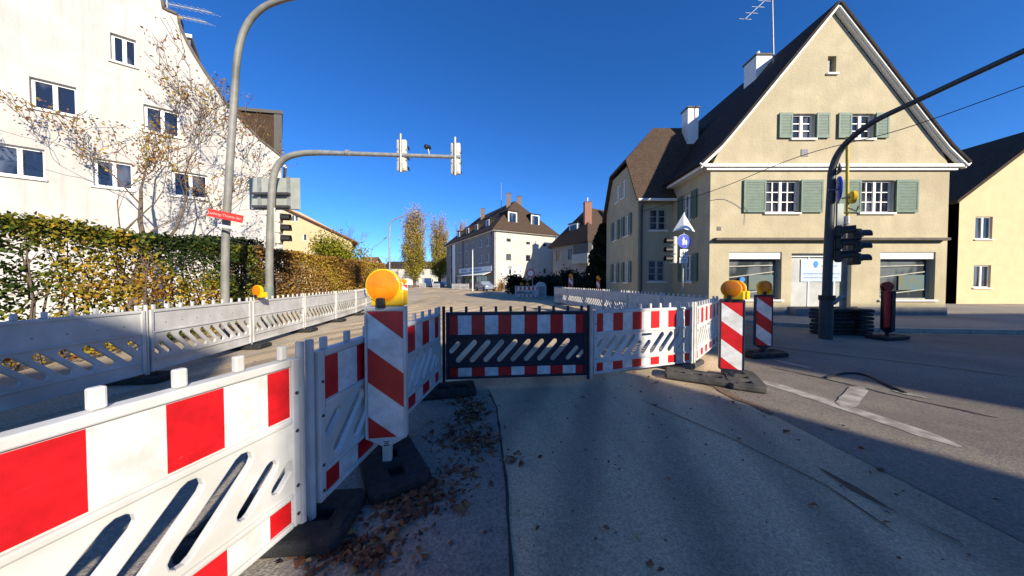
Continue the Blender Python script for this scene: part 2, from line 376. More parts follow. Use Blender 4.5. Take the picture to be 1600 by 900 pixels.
def stadium(cx, cz, half, rad, ang, n=5):
    out = []
    for k in range(2 * n + 2):
        side = 0 if k <= n else 1
        a = -math.pi / 2 + math.pi * (k if side == 0 else k - n - 1) / n + (math.pi if side else 0)
        x = rad * math.cos(a) + (half if side == 0 else -half); y = rad * math.sin(a)
        out.append((cx + x * math.cos(ang) - y * math.sin(ang), cz + x * math.sin(ang) + y * math.cos(ang)))
    return out
def leaves(name, P, size, m, parent=None, tint=None, flat=False, seed=1):
    rng = np.random.default_rng(seed); P = np.asarray(P, float); n = len(P)
    sz = (size if np.ndim(size) else np.full(n, size)) * rng.uniform(0.65, 1.35, n)
    a = rng.normal(size=(n, 3)); 
    if flat: a[:, 2] *= 0.25
    a /= np.linalg.norm(a, axis=1)[:, None]
    b = rng.normal(size=(n, 3))
    if flat: b[:, 2] *= 0.25
    b -= a * (a * b).sum(1)[:, None]; b /= np.linalg.norm(b, axis=1)[:, None]
    c = np.cross(a, b) * (sz * 0.16)[:, None]
    a *= (sz * 0.5)[:, None]; b *= (sz * 0.32)[:, None]
    V = np.stack([P - a, P + b + c, P + a, P - b + c], 1).reshape(-1, 3)
    if parent is not None:
        inv = np.array(world_matrix(parent).inverted()); V = V @ inv[:3, :3].T + inv[:3, 3]
    me = bpy.data.meshes.new(name)
    me.vertices.add(4 * n); me.vertices.foreach_set('co', V.ravel())
    me.loops.add(4 * n); me.loops.foreach_set('vertex_index', np.arange(4 * n))
    me.polygons.add(n); me.polygons.foreach_set('loop_start', np.arange(n) * 4); me.polygons.foreach_set('loop_total', np.full(n, 4))
    me.update(); me.validate()
    if tint is None: tint = rng.uniform(0, 1, n)
    at = me.attributes.new('tint', 'FLOAT', 'POINT'); at.data.foreach_set('value', np.repeat(np.clip(tint, 0, 1), 4))
    me.materials.append(m)
    o = bpy.data.objects.new(name, me); C.objects.link(o)
    if parent is not None: o.parent = parent
    return o
def lump(P, s, ph=0.0):
    x, y, z = P[:, 0] * s, P[:, 1] * s, P[:, 2] * s
    return 0.5 + 0.25 * (np.sin(x * 1.7 + ph + 1.3 * np.sin(y * 1.1)) + np.sin(z * 2.1 + y * 1.3 + ph * 2)) * 0.9
def window(parent, o, r, w_, h, nx, ny, rec=0.12, frame='white_frame', glass='glass', fw=0.06, sill=True, casement=True):
    """window centred on o (a point of the wall face), set back by rec"""
    f = MB(); d0, d1 = -rec, -rec + 0.05
    f.fbox(o, r, -w_/2, -w_/2 + fw, -h/2, h/2, d0, d1); f.fbox(o, r, w_/2 - fw, w_/2, -h/2, h/2, d0, d1)
    f.fbox(o, r, -w_/2 + fw, w_/2 - fw, h/2 - fw, h/2, d0, d1); f.fbox(o, r, -w_/2 + fw, w_/2 - fw, -h/2, -h/2 + fw, d0, d1)
    iw = w_ - 2 * fw; ih = h - 2 * fw
    for i in range(1, nx):
        x = -iw/2 + iw * i / nx; t = 0.05 if (casement and i * 2 == nx) else 0.02
        f.fbox(o, r, x - t, x + t, -ih/2, ih/2, d0 + 0.004, d1 + (0.012 if t > 0.03 else -0.01))
    for j in range(1, ny):
        zc = -ih/2 + ih * j / ny
        f.fbox(o, r, -iw/2, iw/2, zc - 0.016, zc + 0.016, d0 + 0.008, d1 - 0.014)
    ob = f.build('window', M[frame], parent)
    MB().fbox(o, r, -iw/2, iw/2, -ih/2, ih/2, d0 - 0.02, d0 + 0.002).build('pane', M[glass], ob)
    if sill: MB().fbox(o, r, -w_/2 - 0.06, w_/2 + 0.06, -h/2 - 0.07, -h/2 - 0.004, -0.1, 0.07).build('sill', M['white_trim'], ob)
    return ob
def shutter(parent, o, r, x0, x1, h, lean=0.0, boards=0):
    s = MB(); s.fbox(o, r, x0, x1, -h/2, h/2, 0.03, 0.06)
    for zz in (-h/2, h/2 - 0.09): s.fbox(o, r, x0, x1, zz, zz + 0.09, 0.061, 0.075)
    s.fbox(o, r, x0, x0 + 0.06, -h/2 + 0.09, h/2 - 0.09, 0.061, 0.075); s.fbox(o, r, x1 - 0.06, x1, -h/2 + 0.09, h/2 - 0.09, 0.061, 0.075)
    k = int(h / 0.055)
    for i in range(2, k - 1):
        zz = -h/2 + h * i / k
        s.fbox(o, r, x0 + 0.062, x1 - 0.062, zz - 0.012, zz + 0.012, 0.061, 0.07)
    return s.build('shutter', M['shutter'], parent)

# ================================================================== THE SETTING
def sheet(name, pts, z, m):
    me = bpy.data.meshes.new(name); me.from_pydata([(p[0], p[1], z) for p in pts], [], [tuple(range(len(pts)))])
    me.materials.append(m); o = bpy.data.objects.new(name, me); C.objects.link(o); o['kind'] = 'structure'
    bm = bmesh.new(); bm.from_mesh(me); bmesh.ops.recalc_face_normals(bm, faces=bm.faces)
    for f in bm.faces:
        if f.normal.z < 0: f.normal_flip()
    bm.to_mesh(me); bm.free()
    return o
def ground_mat(name, c1, c2, dust, grit, stretch=1.0, bump=0.5):
    m, t, b = new_mat(name)
    tc = N(t, 'ShaderNodeTexCoord'); mp = N(t, 'ShaderNodeMapping'); mp.inputs['Scale'].default_value = (1, stretch, 1); mp.inputs['Rotation'].default_value = (0, 0, R(24))
    t.links.new(tc.outputs['Object'], mp.inputs[0])
    def noise(sc_, det, src, rough=0.6):
        n = N(t, 'ShaderNodeTexNoise'); n.inputs['Scale'].default_value = sc_; n.inputs['Detail'].default_value = det; n.inputs['Roughness'].default_value = rough
        t.links.new(src, n.inputs['Vector']); return n.outputs['Fac']
    def ramp(f, lo, hi, a=(0, 0, 0), e=(1, 1, 1)):
        r = N(t, 'ShaderNodeValToRGB'); r.color_ramp.elements[0].position = lo; r.color_ramp.elements[1].position = hi
        r.color_ramp.elements[0].color = col4(a); r.color_ramp.elements[1].color = col4(e); t.links.new(f, r.inputs['Fac']); return r.outputs[0]
    base = ramp(noise(1.1, 8, mp.outputs[0], 0.65), 0.35, 0.66, c1, c2)
    mx = N(t, 'ShaderNodeMixRGB'); t.links.new(ramp(noise(0.33, 5, mp.outputs[0]), 0.42, 0.62), mx.inputs['Fac'])
    t.links.new(base, mx.inputs['Color1']); mx.inputs['Color2'].default_value = col4(dust)
    g = N(t, 'ShaderNodeMixRGB', blend_type='MULTIPLY'); g.inputs['Fac'].default_value = 1.0
    t.links.new(mx.outputs[0], g.inputs['Color1']); t.links.new(ramp(noise(grit, 4, tc.outputs['Object'], 0.8), 0.3, 0.6, (0.55, 0.55, 0.55), (1.12, 1.12, 1.12)), g.inputs['Color2'])
    vo = N(t, 'ShaderNodeTexVoronoi'); vo.inputs['Scale'].default_value = grit * 1.6; t.links.new(tc.outputs['Object'], vo.inputs['Vector'])
    sv = N(t, 'ShaderNodeSeparateColor'); t.links.new(vo.outputs['Color'], sv.inputs[0])
    g2 = N(t, 'ShaderNodeMixRGB', blend_type='MULTIPLY'); g2.inputs['Fac'].default_value = 1.0
    t.links.new(g.outputs[0], g2.inputs['Color1']); t.links.new(ramp(sv.outputs[0], 0.05, 0.95, (0.82, 0.82, 0.83), (1.15, 1.14, 1.11)), g2.inputs['Color2'])
    g = g2
    if stretch < 1:
        mpw = N(t, 'ShaderNodeMapping'); mpw.inputs['Rotation'].default_value = (0, 0, R(20)); t.links.new(tc.outputs['Object'], mpw.inputs[0])
        wv = N(t, 'ShaderNodeTexWave', bands_direction='X'); wv.inputs['Scale'].default_value = 0.42; wv.inputs['Distortion'].default_value = 5.0; wv.inputs['Detail'].default_value = 3; wv.inputs['Detail Scale'].default_value = 0.35
        t.links.new(mpw.outputs[0], wv.inputs['Vector'])
        wn = math_node(t, 'MULTIPLY', wv.outputs['Fac'], noise(0.8, 6, mp.outputs[0]))
        g3 = N(t, 'ShaderNodeMixRGB', blend_type='MULTIPLY'); g3.inputs['Fac'].default_value = 1.0
        t.links.new(g.outputs[0], g3.inputs['Color1']); t.links.new(ramp(wn, 0.15, 0.5, (1.12, 1.10, 1.05), (0.72, 0.73, 0.75)), g3.inputs['Color2']); g = g3
    t.links.new(g.outputs[0], b.inputs['Base Color']); b.inputs['Roughness'].default_value = 0.88; b.inputs['Specular IOR Level'].default_value = 0.25
    h = math_node(t, 'ADD', noise(grit * 1.3, 3, tc.outputs['Object'], 0.8), math_node(t, 'MULTIPLY', noise(2.2, 5, mp.outputs[0]), 2.5))
    bp = N(t, 'ShaderNodeBump'); bp.inputs['Strength'].default_value = bump; bp.inputs['Distance'].default_value = 0.012
    t.links.new(h, bp.inputs['Height']); t.links.new(bp.outputs['Normal'], b.inputs['Normal'])
    return m
M['earth'] = ground_mat('dusty_gravel', (0.46, 0.385, 0.28), (0.38, 0.32, 0.235), (0.54, 0.455, 0.335), 40)
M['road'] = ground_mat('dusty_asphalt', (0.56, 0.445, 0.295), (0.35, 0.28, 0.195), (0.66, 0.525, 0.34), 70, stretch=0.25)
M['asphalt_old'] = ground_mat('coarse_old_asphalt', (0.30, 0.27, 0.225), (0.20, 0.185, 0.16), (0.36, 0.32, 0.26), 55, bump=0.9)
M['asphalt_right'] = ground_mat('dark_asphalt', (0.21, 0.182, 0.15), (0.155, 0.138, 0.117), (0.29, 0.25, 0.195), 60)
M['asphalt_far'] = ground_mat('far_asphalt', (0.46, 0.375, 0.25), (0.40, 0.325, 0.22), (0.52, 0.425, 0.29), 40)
M['paving'] = ground_mat('grey_paving', (0.32, 0.29, 0.24), (0.26, 0.24, 0.20), (0.38, 0.34, 0.28), 40)
M['kerbstone'] = mat('kerbstone', (0.40, 0.37, 0.31), (0.32, 0.30, 0.26), rough=0.85, scale=6, bump=0.3)
M['line_white'] = mat('worn_road_paint', (0.40, 0.375, 0.32), (0.23, 0.205, 0.172), rough=0.8, scale=6, detail=14, lo=0.40, hi=0.60)
M['tar'] = mat('tar_seam', (0.018, 0.017, 0.016), (0.05, 0.045, 0.04), rough=0.7, scale=7)
M['rust_earth'] = mat('brown_earth_rut', (0.20, 0.12, 0.065), (0.13, 0.10, 0.07), rough=0.95, scale=9, bump=0.6, bscale=40)

sheet('ground', [(-700, -200), (700, -200), (700, 1200), (-700, 1200)], 0.0, M['earth'])
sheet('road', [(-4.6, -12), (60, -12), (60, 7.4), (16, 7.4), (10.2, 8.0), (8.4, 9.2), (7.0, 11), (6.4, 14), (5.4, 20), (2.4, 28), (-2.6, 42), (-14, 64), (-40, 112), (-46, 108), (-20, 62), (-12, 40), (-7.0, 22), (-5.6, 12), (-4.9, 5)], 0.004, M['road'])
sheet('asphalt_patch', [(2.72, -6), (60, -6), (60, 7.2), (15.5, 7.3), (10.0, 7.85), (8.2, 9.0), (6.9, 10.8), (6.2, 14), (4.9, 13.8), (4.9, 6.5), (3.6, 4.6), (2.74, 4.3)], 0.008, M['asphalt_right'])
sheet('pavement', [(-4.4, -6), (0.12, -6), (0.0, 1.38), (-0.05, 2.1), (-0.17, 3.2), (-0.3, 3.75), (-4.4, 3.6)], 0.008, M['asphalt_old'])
sheet('road_patch', [(-4.2, 21), (-0.4, 15.2), (1.6, 17.5), (-1.6, 24), (-8, 36), (-10, 36)], 0.008, M['asphalt_far'])
def poly_strip(name, pts, wd, z, m, jag=0.0):
    out_l, out_r = [], []
    P = [Vector((p[0], p[1], 0)) for p in pts]; dense = []
    for a, b in zip(P[:-1], P[1:]):
        k = max(1, int((b - a).length / 0.12))
        dense += [a.lerp(b, i / k) for i in range(k)]
    dense.append(P[-1]); rr = random.Random(len(name) + len(pts) * 7 + int(wd * 1000))
    for i, p in enumerate(dense):
        t = (dense[min(i + 1, len(dense) - 1)] - dense[max(i - 1, 0)]).normalized(); c = Vector((-t.y, t.x, 0))
        e = 0.25 if i in (0, len(dense) - 1) else 1
        out_l.append(p + c * wd * (0.5 + rr.uniform(-jag, jag)) * e); out_r.append(p - c * wd * (0.5 + rr.uniform(-jag, jag)) * e)
    mb = MB()
    for i in range(len(dense) - 1):
        mb.quad((*out_l[i].xy, z), (*out_l[i + 1].xy, z), (*out_r[i + 1].xy, z), (*out_r[i].xy, z))
    o = mb.build(name, m); o['kind'] = 'structure'; return o
poly_strip('tar_seam', [G(1205, 575), G(1290, 593), G(1409, 622), G(1560, 655)], 0.05, 0.012, M['tar'], 0.3)
poly_strip('tar_seam', [G(1278, 733), G(1330, 765), G(1409, 808), G(1500, 850)], 0.05, 0.014, M['tar'], 0.55)
poly_strip('tar_seam', [G(1000, 625), G(1150, 690), G(1290, 760), G(1400, 835)], 0.012, 0.012, M['tar'], 0.2)
poly_strip('tar_seam', [(-0.04, 0.6), (0.0, 1.38), (-0.05, 2.1), (-0.17, 3.2), (-0.3, 3.75)], 0.018, 0.012, M['tar'], 0.3)
poly_strip('tar_seam', [G(1190, 540), G(1290, 553), G(1420, 568), G(1590, 590)], 0.05, 0.012, M['tar'], 0.2)
poly_strip('earth_rut', [G(1078, 590), G(1120, 606), G(1175, 634), G(1205, 650)], 0.09, 0.012, M['rust_earth'], 0.4)
poly_strip('road_marking', [G(1190, 596), G(1280, 625), G(1409, 668), G(1500, 700)], 0.2, 0.012, M['line_white'], 0.04)
poly_strip('road_marking', [G(1318, 638), G(1345, 606)], 0.16, 0.016, M['line_white'], 0.04)
poly_strip('road_marking', [G(1212, 564), G(1266, 577)], 0.13, 0.016, M['line_white'], 0.08)
poly_strip('road_marking', [G(1395, 612), G(1450, 624)], 0.13, 0.016, M['line_white'], 0.08)
# raised pavement at the cream house, kerbstone edge
kp = [(6.15, 24), (6.2, 14), (6.9, 11.0), (8.25, 9.2), (10.1, 8.05), (15.5, 7.5), (60, 7.3)]
mb = MB(); poly = kp + [(60, 40), (6.15, 40)]
mb.prism([(p[0] + 0.1, p[1] + 0.1, 0.0) for p in poly], (0, 0, 0.11)); o = mb.build('pavement', M['paving']); o['kind'] = 'structure'
mb = MB()
for a, b in zip(kp[:-1], kp[1:]):
    a, b = Vector((*a, 0)), Vector((*b, 0)); k = max(1, round((b - a).length / 1.0)); t = (b - a).normalized(); c = Vector((-t.y, t.x, 0))
    for i in range(k):
        p, q = a.lerp(b, i / k) + t * 0.006, a.lerp(b, (i + 1) / k) - t * 0.006
        mb.hexa([p - c * 0.02, q - c * 0.02, q + c * 0.13, p + c * 0.13, p - c * 0.02 + Vector((0, 0, .125)), q - c * 0.02 + Vector((0, 0, .125)), q + c * 0.13 + Vector((0, 0, .125)), p + c * 0.13 + Vector((0, 0, .125))])
o = mb.build('kerb', M['kerbstone'], bevel=0.012); o['kind'] = 'structure'

# ================================================================== BUILDINGS
def wpx(px, py, wp, hp, Y):
    a = W(px, py, Y); return a.x, a.z, wp / F_PX * Y, hp / F_PX * Y
# ---- white house with the swooping gable (left), turned towards the crossing
TH = R(38.5); OW = Vector((W(440, 300, 14.0).x, 14.0, 0)); EW = Vector((math.cos(TH), math.sin(TH), 0)); NW = Vector((math.sin(TH), -math.cos(TH), 0))
FRW = wall_frame(OW, EW)
def S(px, py, off=0.0):                 # point of the gable plane (moved back by off) seen along this direction
    d = ray(px, py); o = Vector((0, 0, CAM_H)); p0 = OW - NW * off
    return o + d * ((p0 - o).dot(NW) / d.dot(NW))
def S2(px, py): p = S(px, py) - OW; return Vector((p.dot(EW), 0, p.z))
hw = thing('white_house', 'white rendered house with a swooping curved gable and brown roof behind the hedge', 'house', tuple(OW - EW * 4.9))
BACK = -NW
right_edge = [(431, 244), (405, 219), (380, 193), (355, 166), (335, 137), (318, 112), (303, 88), (291, 67), (283, 50), (278, 36), (277, 24), (262, 18), (253, 13), (251, 0)]
pr = [S2(*q) for q in right_edge]
TM = -4.9
xr = 0.0
pr = [Vector((0, 0, 0)), Vector((0, 0, pr[0].z))] + pr[1:]
top = [Vector((TM + 0.85, 0, pr[-1].z + 0.7)), Vector((TM + 0.75, 0, pr[-1].z + 1.3)), Vector((TM, 0, pr[-1].z + 1.9))]
right = pr + top
left = [Vector((2 * TM - p.x, 0, p.z)) for p in reversed(right[:-1])]
outline = [(p.x, p.z) for p in right + left]
wins = []
for px, py, ww, hh in ((253, 189, 0.92, 1.0), (297, 289, 1.0, 1.0), (193, 78, 0.6, 1.0)):
    p = S2(px, py); wins.append((p.x, p.z, ww, hh))
wins += [(2 * TM - wins[0][0], wins[0][1], 0.92, 1.0), (2 * TM - wins[1][0], wins[1][1], 1.0, 1.0), (TM, wins[1][1], 0.9, 1.0)]
plate('wall', outline, [rect(x - a/2, x + a/2, z - b/2, z + b/2) for x, z, a, b in wins], 0.4, M['white_render'], hw, FRW)
for x, z, a, b in wins: window(hw, OW + EW * x + Vector((0, 0, z)), EW, a, b, 2, 1, rec=0.16, fw=0.07)
F3 = lambda p, off=0.0: OW + EW * p.x + Vector((0, 0, p.z)) - NW * off
MB().sweep([F3(p, -0.06) for p in right[1:]], -0.09, 0.52, BACK).build('coping', M['coping'], hw)
MB().sweep([F3(p, -0.06) for p in left[:-1]], -0.09, 0.52, BACK).build('coping', M['coping'], hw)
inner = [F3(Vector((p.x - 0.12 * (1 if p.x > TM else -1), 0, max(p.z - 0.35, 0))), 0.4) for p in right + left]
MB().prism(inner, BACK * 10).build('roof', M['roof_brown'], hw)
MB().fbox(OW - NW * 0.45, BACK, 0, 9.8, 0, right[1].z - 0.4, -0.2, 0.02).build('side_wall', M['white_render'], hw)
gz = right[1].z - 0.3
MB().tube([OW + EW * 0.16 - NW * 0.3 + Vector((0, 0, gz)), OW + EW * 0.16 - NW * 10 + Vector((0, 0, gz))], 0.07).build('gutter', M['white_trim'], hw)
dm = MB().prism([S(340, 168, 1.5), S(428, 177, 1.5), S(428, 262, 1.5), S(340, 262, 1.5)], BACK * 3.2).build('dormer', M['cladding'], hw)
MB().prism([S(428, 175, 1.45), S(440.5, 177, 1.45), S(440.5, 278, 1.45), S(428, 264, 1.45)], BACK * 3.3).build('dormer_front', M['anthracite'], dm)
MB().prism([S(338, 164, 1.4), S(442, 173, 1.4), S(442, 178, 1.4), S(338, 169, 1.4)], BACK * 3.5).build('dormer_roof', M['anthracite'], dm)
dm = MB().prism([S(262, 52, 1.2), S(298, 58, 1.2), S(298, 100, 1.2), S(262, 70, 1.2)], BACK * 1.6).build('dormer', M['dark_metal'], hw)
MB().prism([S(260, 47, 1.1), S(300, 54, 1.1), S(300, 59, 1.1), S(260, 53, 1.1)], BACK * 1.8).build('dormer_roof', M['white_trim'], dm)
an = MB(); an.tube([S(264, 70, 2.2), S(258, -60, 2.2)], 0.03)
for y0, y1, x0, x1 in ((4, 20, 252, 331), (22, 35, 262, 323)):
    a, b = S(x0, y0, 2.2), S(x1, y1, 2.2); an.tube([a, b], 0.014)
    for k in range(9):
        p = a.lerp(b, k / 8); an.tube([p - EW * 0.3 + Vector((0, 0, 0.03)), p + EW * 0.3 - Vector((0, 0, 0.03))], 0.008, 5)
an.build('antenna', M['galv'], hw)

# ---- cream gable house (right) with its cross wing
YC = 11.3
XL = W(1110, 300, YC).x; XR_ = 2 * W(1303, 18, YC).x - XL; XMID = (XL + XR_) / 2
hc = thing('cream_house', 'cream rendered corner house with tall gable, green shutters and shop front', 'house', (XMID, YC, 0))
ver = [W(1093, 262, YC), W(1106, 250, YC), W(1122, 235, YC), W(1140, 214, YC), W(1165, 184, YC), W(1303, 16, YC)]
verR = [Vector((2 * XMID - p.x, p.y, p.z)) for p in reversed(ver[:-1])]
gable_line = ver + verR
zE = ver[0].z
outl = [(XL, 0), (XR_, 0), (XR_, zE - 0.15)] + [(p.x, p.z - 0.12) for p in verR[:-1]][::1]
outl = [(XL, 0), (XR_, 0), (XR_, zE)] + [(p.x, p.z - 0.12) for p in reversed(gable_line[1:-1]) if XL < p.x < XR_] + [(XL, zE)]
W1 = [(1222, 307, 52, 50), (1370, 307, 52, 50)]
W2 = [(1255, 197, 35, 38), (1347, 197, 35, 38)]
shop = [(1180, 431, 82, 74), (1418, 431, 86, 74)]
door = (1283, 438, 94, 84)
attic = (1300, 101, 13, 26)
hol = [rect(*(lambda x, z, a, b: (x - a/2, x + a/2, z - b/2, z + b/2))(*wpx(*q, YC))) for q in W1 + W2 + shop + [door, attic]]
plate('wall', outl, hol, 0.35, M['cream_render'], hc, Matrix.Translation((0, YC, 0)))
for px, py, wp, hp in W1 + W2:
    x, z, ww, hh = wpx(px, py, wp, hp, YC)
    big = wp > 40
    window(hc, (x, YC, z), (1, 0, 0), ww, hh, 4 if big else 2, 3, rec=0.14, fw=0.055)
    sw = (34 if big else 20) / F_PX * YC
    shutter(hc, (x, YC, z), (1, 0, 0), -ww/2 - sw - 0.03, -ww/2 - 0.03, hh)
    shutter(hc, (x, YC, z), (1, 0, 0), ww/2 + 0.03, ww/2 + 0.03 + sw, hh)
x, z, ww, hh = wpx(*attic, YC); window(hc, (x, YC, z), (1, 0, 0), ww, hh, 2, 1, rec=0.2, fw=0.05, frame='grey_pole')
for i, q in enumerate(shop):
    x, z, ww, hh = wpx(*q, YC)
    wn = window(hc, (x, YC, z), (1, 0, 0), ww, hh, 1, 1, rec=0.22, fw=0.05, frame='sign_back', glass='shop_glass')
    MB().fbox((x, YC, z), (1, 0, 0), -ww/2 + .02, ww/2 - .02, hh/2 - 0.26, hh/2 - 0.01, -0.16, -0.04).build('blind_box', M['white_frame'], wn)
    tp = MB()
    for (x0, z0, x1, z1) in ((-0.48, 0.19, 0.40, 0.22), (-0.48, -0.05, 0.42, 0.08), (-0.46, -0.42, 0.42, -0.30)):
        a = Vector((x + x0 * ww, YC + 0.165, z + z0 * hh)); b = Vector((x + x1 * ww, YC + 0.165, z + z1 * hh))
        tp.sweep([a, b], 0.035, 0.012, (0, 1, 0))
    tp.build('pane_strip', M['pane_strip'], wn)  # pale slanted strips laid across the shop pane
    ds = MB(); ds.fbox((x, YC, z), (1, 0, 0), -0.05 * ww, 0.42 * ww, -0.30 * hh, 0.02 * hh, -0.195, -0.175); ds.build('display', M['teal'], wn)
    if i == 0:
        MB().revolve([(0.02, 0), (0.12, 0.01), (0.10, 0.03)], (x - 0.2 * ww, YC + 0.13, z - 0.08 * hh), (0, -1, 0), 8).build('sticker', M['poster_blue'], wn)
x, z, ww, hh = wpx(*door, YC)
dr = MB().fbox((x, YC, z), (1, 0, 0), -ww/2, ww/2 - 0.42, -hh/2, hh/2, -0.28, -0.22).build('door', M['board'], hc)
MB().fbox((x, YC, z), (1, 0, 0), ww/2 - 0.42, ww/2, -hh/2, hh/2, -0.30, -0.24).build('side_light', M['sign_back'], dr)
jm = MB()
for xx in (-ww/2, -ww/2 + 0.85, ww/2 - 0.46): jm.fbox((x, YC, z), (1, 0, 0), xx, xx + 0.05, -hh/2, hh/2 - 0.12, -0.218, -0.195)
jm.fbox((x, YC, z), (1, 0, 0), -ww/2, ww/2, hh/2 - 0.12, hh/2, -0.21, -0.15); jm.build('door_frame', M['white_frame'], dr)
def px_box(mb, x0, y0, x1, y1, Y, th, m_i=0):
    a, b = W(x0, y1, Y), W(x1, y0, Y); mb.cur = m_i; mb.box(a.x, b.x, Y, Y + th, a.z, b.z)
pb = MB(); px_box(pb, 1251, 405, 1318, 440, YC + 0.19, 0.012); po = pb.build('poster', M['poster'], dr)
lg = MB(); cpt = W(1275, 413, YC + 0.18)
lg.prism([cpt + Vector((0.09 * math.cos(a) * (0.8 if math.sin(a) < 0 else 1), 0, 0.13 * math.sin(a))) for a in [i * math.pi / 8 for i in range(16)]], (0, 0.008, 0)); lg.build('poster_emblem', M['poster_blue'], po)
tx = MB(); rr = random.Random(3)
for yy, xa, xb in ((415.5, 1284, 1308), (427.5, 1256, 1312), (433.5, 1256, 1310)):
    xx = xa
    while xx < xb:
        l = rr.uniform(2, 6); px_box(tx, xx, yy - 0.8, min(xx + l, xb), yy + 0.8, YC + 0.182, 0.006); xx += l + rr.uniform(0.8, 1.6)
tx.build('poster_lines', M['poster_text'], po)
# plinth, cornice, brown ledge, step, small plates
MB().box(XL - 0.03, XR_ + 0.03, YC - 0.035, YC + 0.06, 0.0, W(1200, 480, YC).z).build('plinth', M['plinth'], hc)
z0 = W(1250, 262, YC).z
MB().box(XL - 0.35, XR_ + 0.35, YC - 0.16, YC - 0.004, z0 - 0.02, z0 + 0.10).box(XL - 0.2, XR_ + 0.2, YC - 0.09, YC - 0.006, z0 - 0.12, z0 - 0.022).build('cornice', M['white_trim'], hc, bevel=0.012)
z1 = W(1250, 374, YC).z
MB().box(XL + 0.12, XR_ - 0.15, YC - 0.2, YC - 0.003, z1 - 0.06, z1 + 0.04).build('ledge', M['coping'], hc, bevel=0.01)
MB().box(x - ww/2 - 0.1, x + ww/2 + 0.1, YC - 0.32, YC - 0.04, 0.11, z - hh/2 - 0.02).build('doorstep', M['plinth'], hc)
MB().box(x - ww/2 - 0.12, x + ww/2 + 0.15, YC - 0.10, YC - 0.037, z - hh/2 - 0.018, z - hh/2 + 0.03).build('threshold', M['coping'], hc)
hn = MB(); px_box(hn, 1120.5, 354, 1127, 360, YC - 0.015, 0.012); hn.build('house_number_plate', M['dark_metal'], hc)
vt = MB(); px_box(vt, 1252, 233, 1263, 244, YC - 0.02, 0.018); vt.build('vent_cover', M['grey_shade_render'], hc)
# verge boards, roof
for side, line in (('l', ver), ('r', [ver[-1]] + verR)):
    MB().sweep([p + Vector((0, -0.20, -0.01)) for p in line], 0.15, 0.07, (0, 1, 0)).build('verge_board', M['white_trim'], hc)
    MB().sweep([p + Vector((0, -0.128, -0.06)) for p in line], 0.05, 0.13, (0, 1, 0)).build('soffit', M['white_trim'], hc)
    MB().sweep([p + Vector((0, -0.24, 0.09)) for p in line], 0.09, 9.3, (0, 1, 0)).build('roof', M['roof_dark'], hc)
MB().fbox((XL, YC + 0.36, 0), (0, -1, 0), -8.4, 0, 0, zE - 0.05, -0.3, -0.004).build('core_wall', M['cream_render'], hc) if False else None
# left wall of the gable block (up to the wing) with shuttered windows
YWG = 13.9
fr = wall_frame((XL, YC + 0.352, 0), (0, -1, 0))
def ycol(px, X): return F_PX * X / (px - 800)
lw = [(ycol(1073, XL), 4.62, 0.62, 1.15), (ycol(1075, XL), 1.98, 0.62, 1.15)]
hol = [rect(-(y - YC - 0.352) - a/2, -(y - YC - 0.352) + a/2, z - b/2, z + b/2) for y, z, a, b in lw]
plate('side_wall', [(-(YWG - YC - 0.352) - 6, 0), (0, 0), (0, zE), (-(YWG - YC - 0.352) - 6, zE)], hol, 0.3, M['cream_render'], hc, fr)
for y, z, a, b in lw:
    window(hc, (XL, y, z), (0, -1, 0), a, b, 2, 2, rec=0.12)
    shutter(hc, (XL, y, z), (0, -1, 0), -a/2 - 0.36, -a/2 - 0.02, b); shutter(hc, (XL, y, z), (0, -1, 0), a/2 + 0.02, a/2 + 0.36, b)
MB().box(XR_ - 0.3, XR_ - 0.004, YC + 0.36, YC + 9, 0, zE).build('side_wall', M['cream_render'], hc)
MB().box(XL + 0.3, XR_ - 0.31, YC + 8.6, YC + 8.9, 0, zE).build('back_wall', M['cream_render'], hc)
MB().sweep([(XL - 0.36, YC - 0.05, zE - 0.02), (XL - 0.36, YWG - 0.1, zE - 0.02)], 0.38, 0.12, (0, 0, 1)).build('eave_soffit', M['white_trim'], hc)
# wing
XWG = 5.95; YB = 18.5; zw = 5.55; zh = 7.45; YR = (YWG + YB) / 2; zr = 9.65
wing_win = [(W(1028, 343, YWG).x, W(1028, 343, YWG).z, 0.80, 1.0), (W(1026, 423, YWG).x, W(1026, 423, YWG).z, 0.80, 1.0)]
plate('wing_wall', [(XWG, 0), (XL - 0.002, 0), (XL - 0.002, zw), (XWG, zw)], [rect(x - a/2, x + a/2, z - b/2, z + b/2) for x, z, a, b in wing_win], 0.3, M['cream_render'], hc, Matrix.Translation((0, YWG, 0)))
for x, z, a, b in wing_win: window(hc, (x, YWG, z), (1, 0, 0), a, b, 2, 3, rec=0.10, frame='sign_back')
frw = wall_frame((XWG, YWG + 0.302, 0), (0, -1, 0)); L = YB - YWG - 0.302
yh0 = YWG + (zh - zw) / (zr - zw) * (YR - YWG); yh1 = 2 * YR - yh0
gl = [(-L, 0), (0, 0), (0, zw + 0.2), (-(yh0 - YWG - 0.302), zh - 0.1), (-(yh1 - YWG - 0.302), zh - 0.1), (-L, zw)]
gw = [(15.25, 4.3, 0.6, 1.05), (16.9, 4.3, 0.6, 1.05), (15.25, 1.9, 0.6, 1.05), (16.9, 1.9, 0.6, 1.05), (15.75, 6.35, 0.55, 0.95), (16.65, 6.35, 0.55, 0.95)]
plate('wing_wall', gl, [rect(-(y - YWG - 0.302) - a/2, -(y - YWG - 0.302) + a/2, z - b/2, z + b/2) for y, z, a, b in gw], 0.3, M['cream_render'], hc, frw)
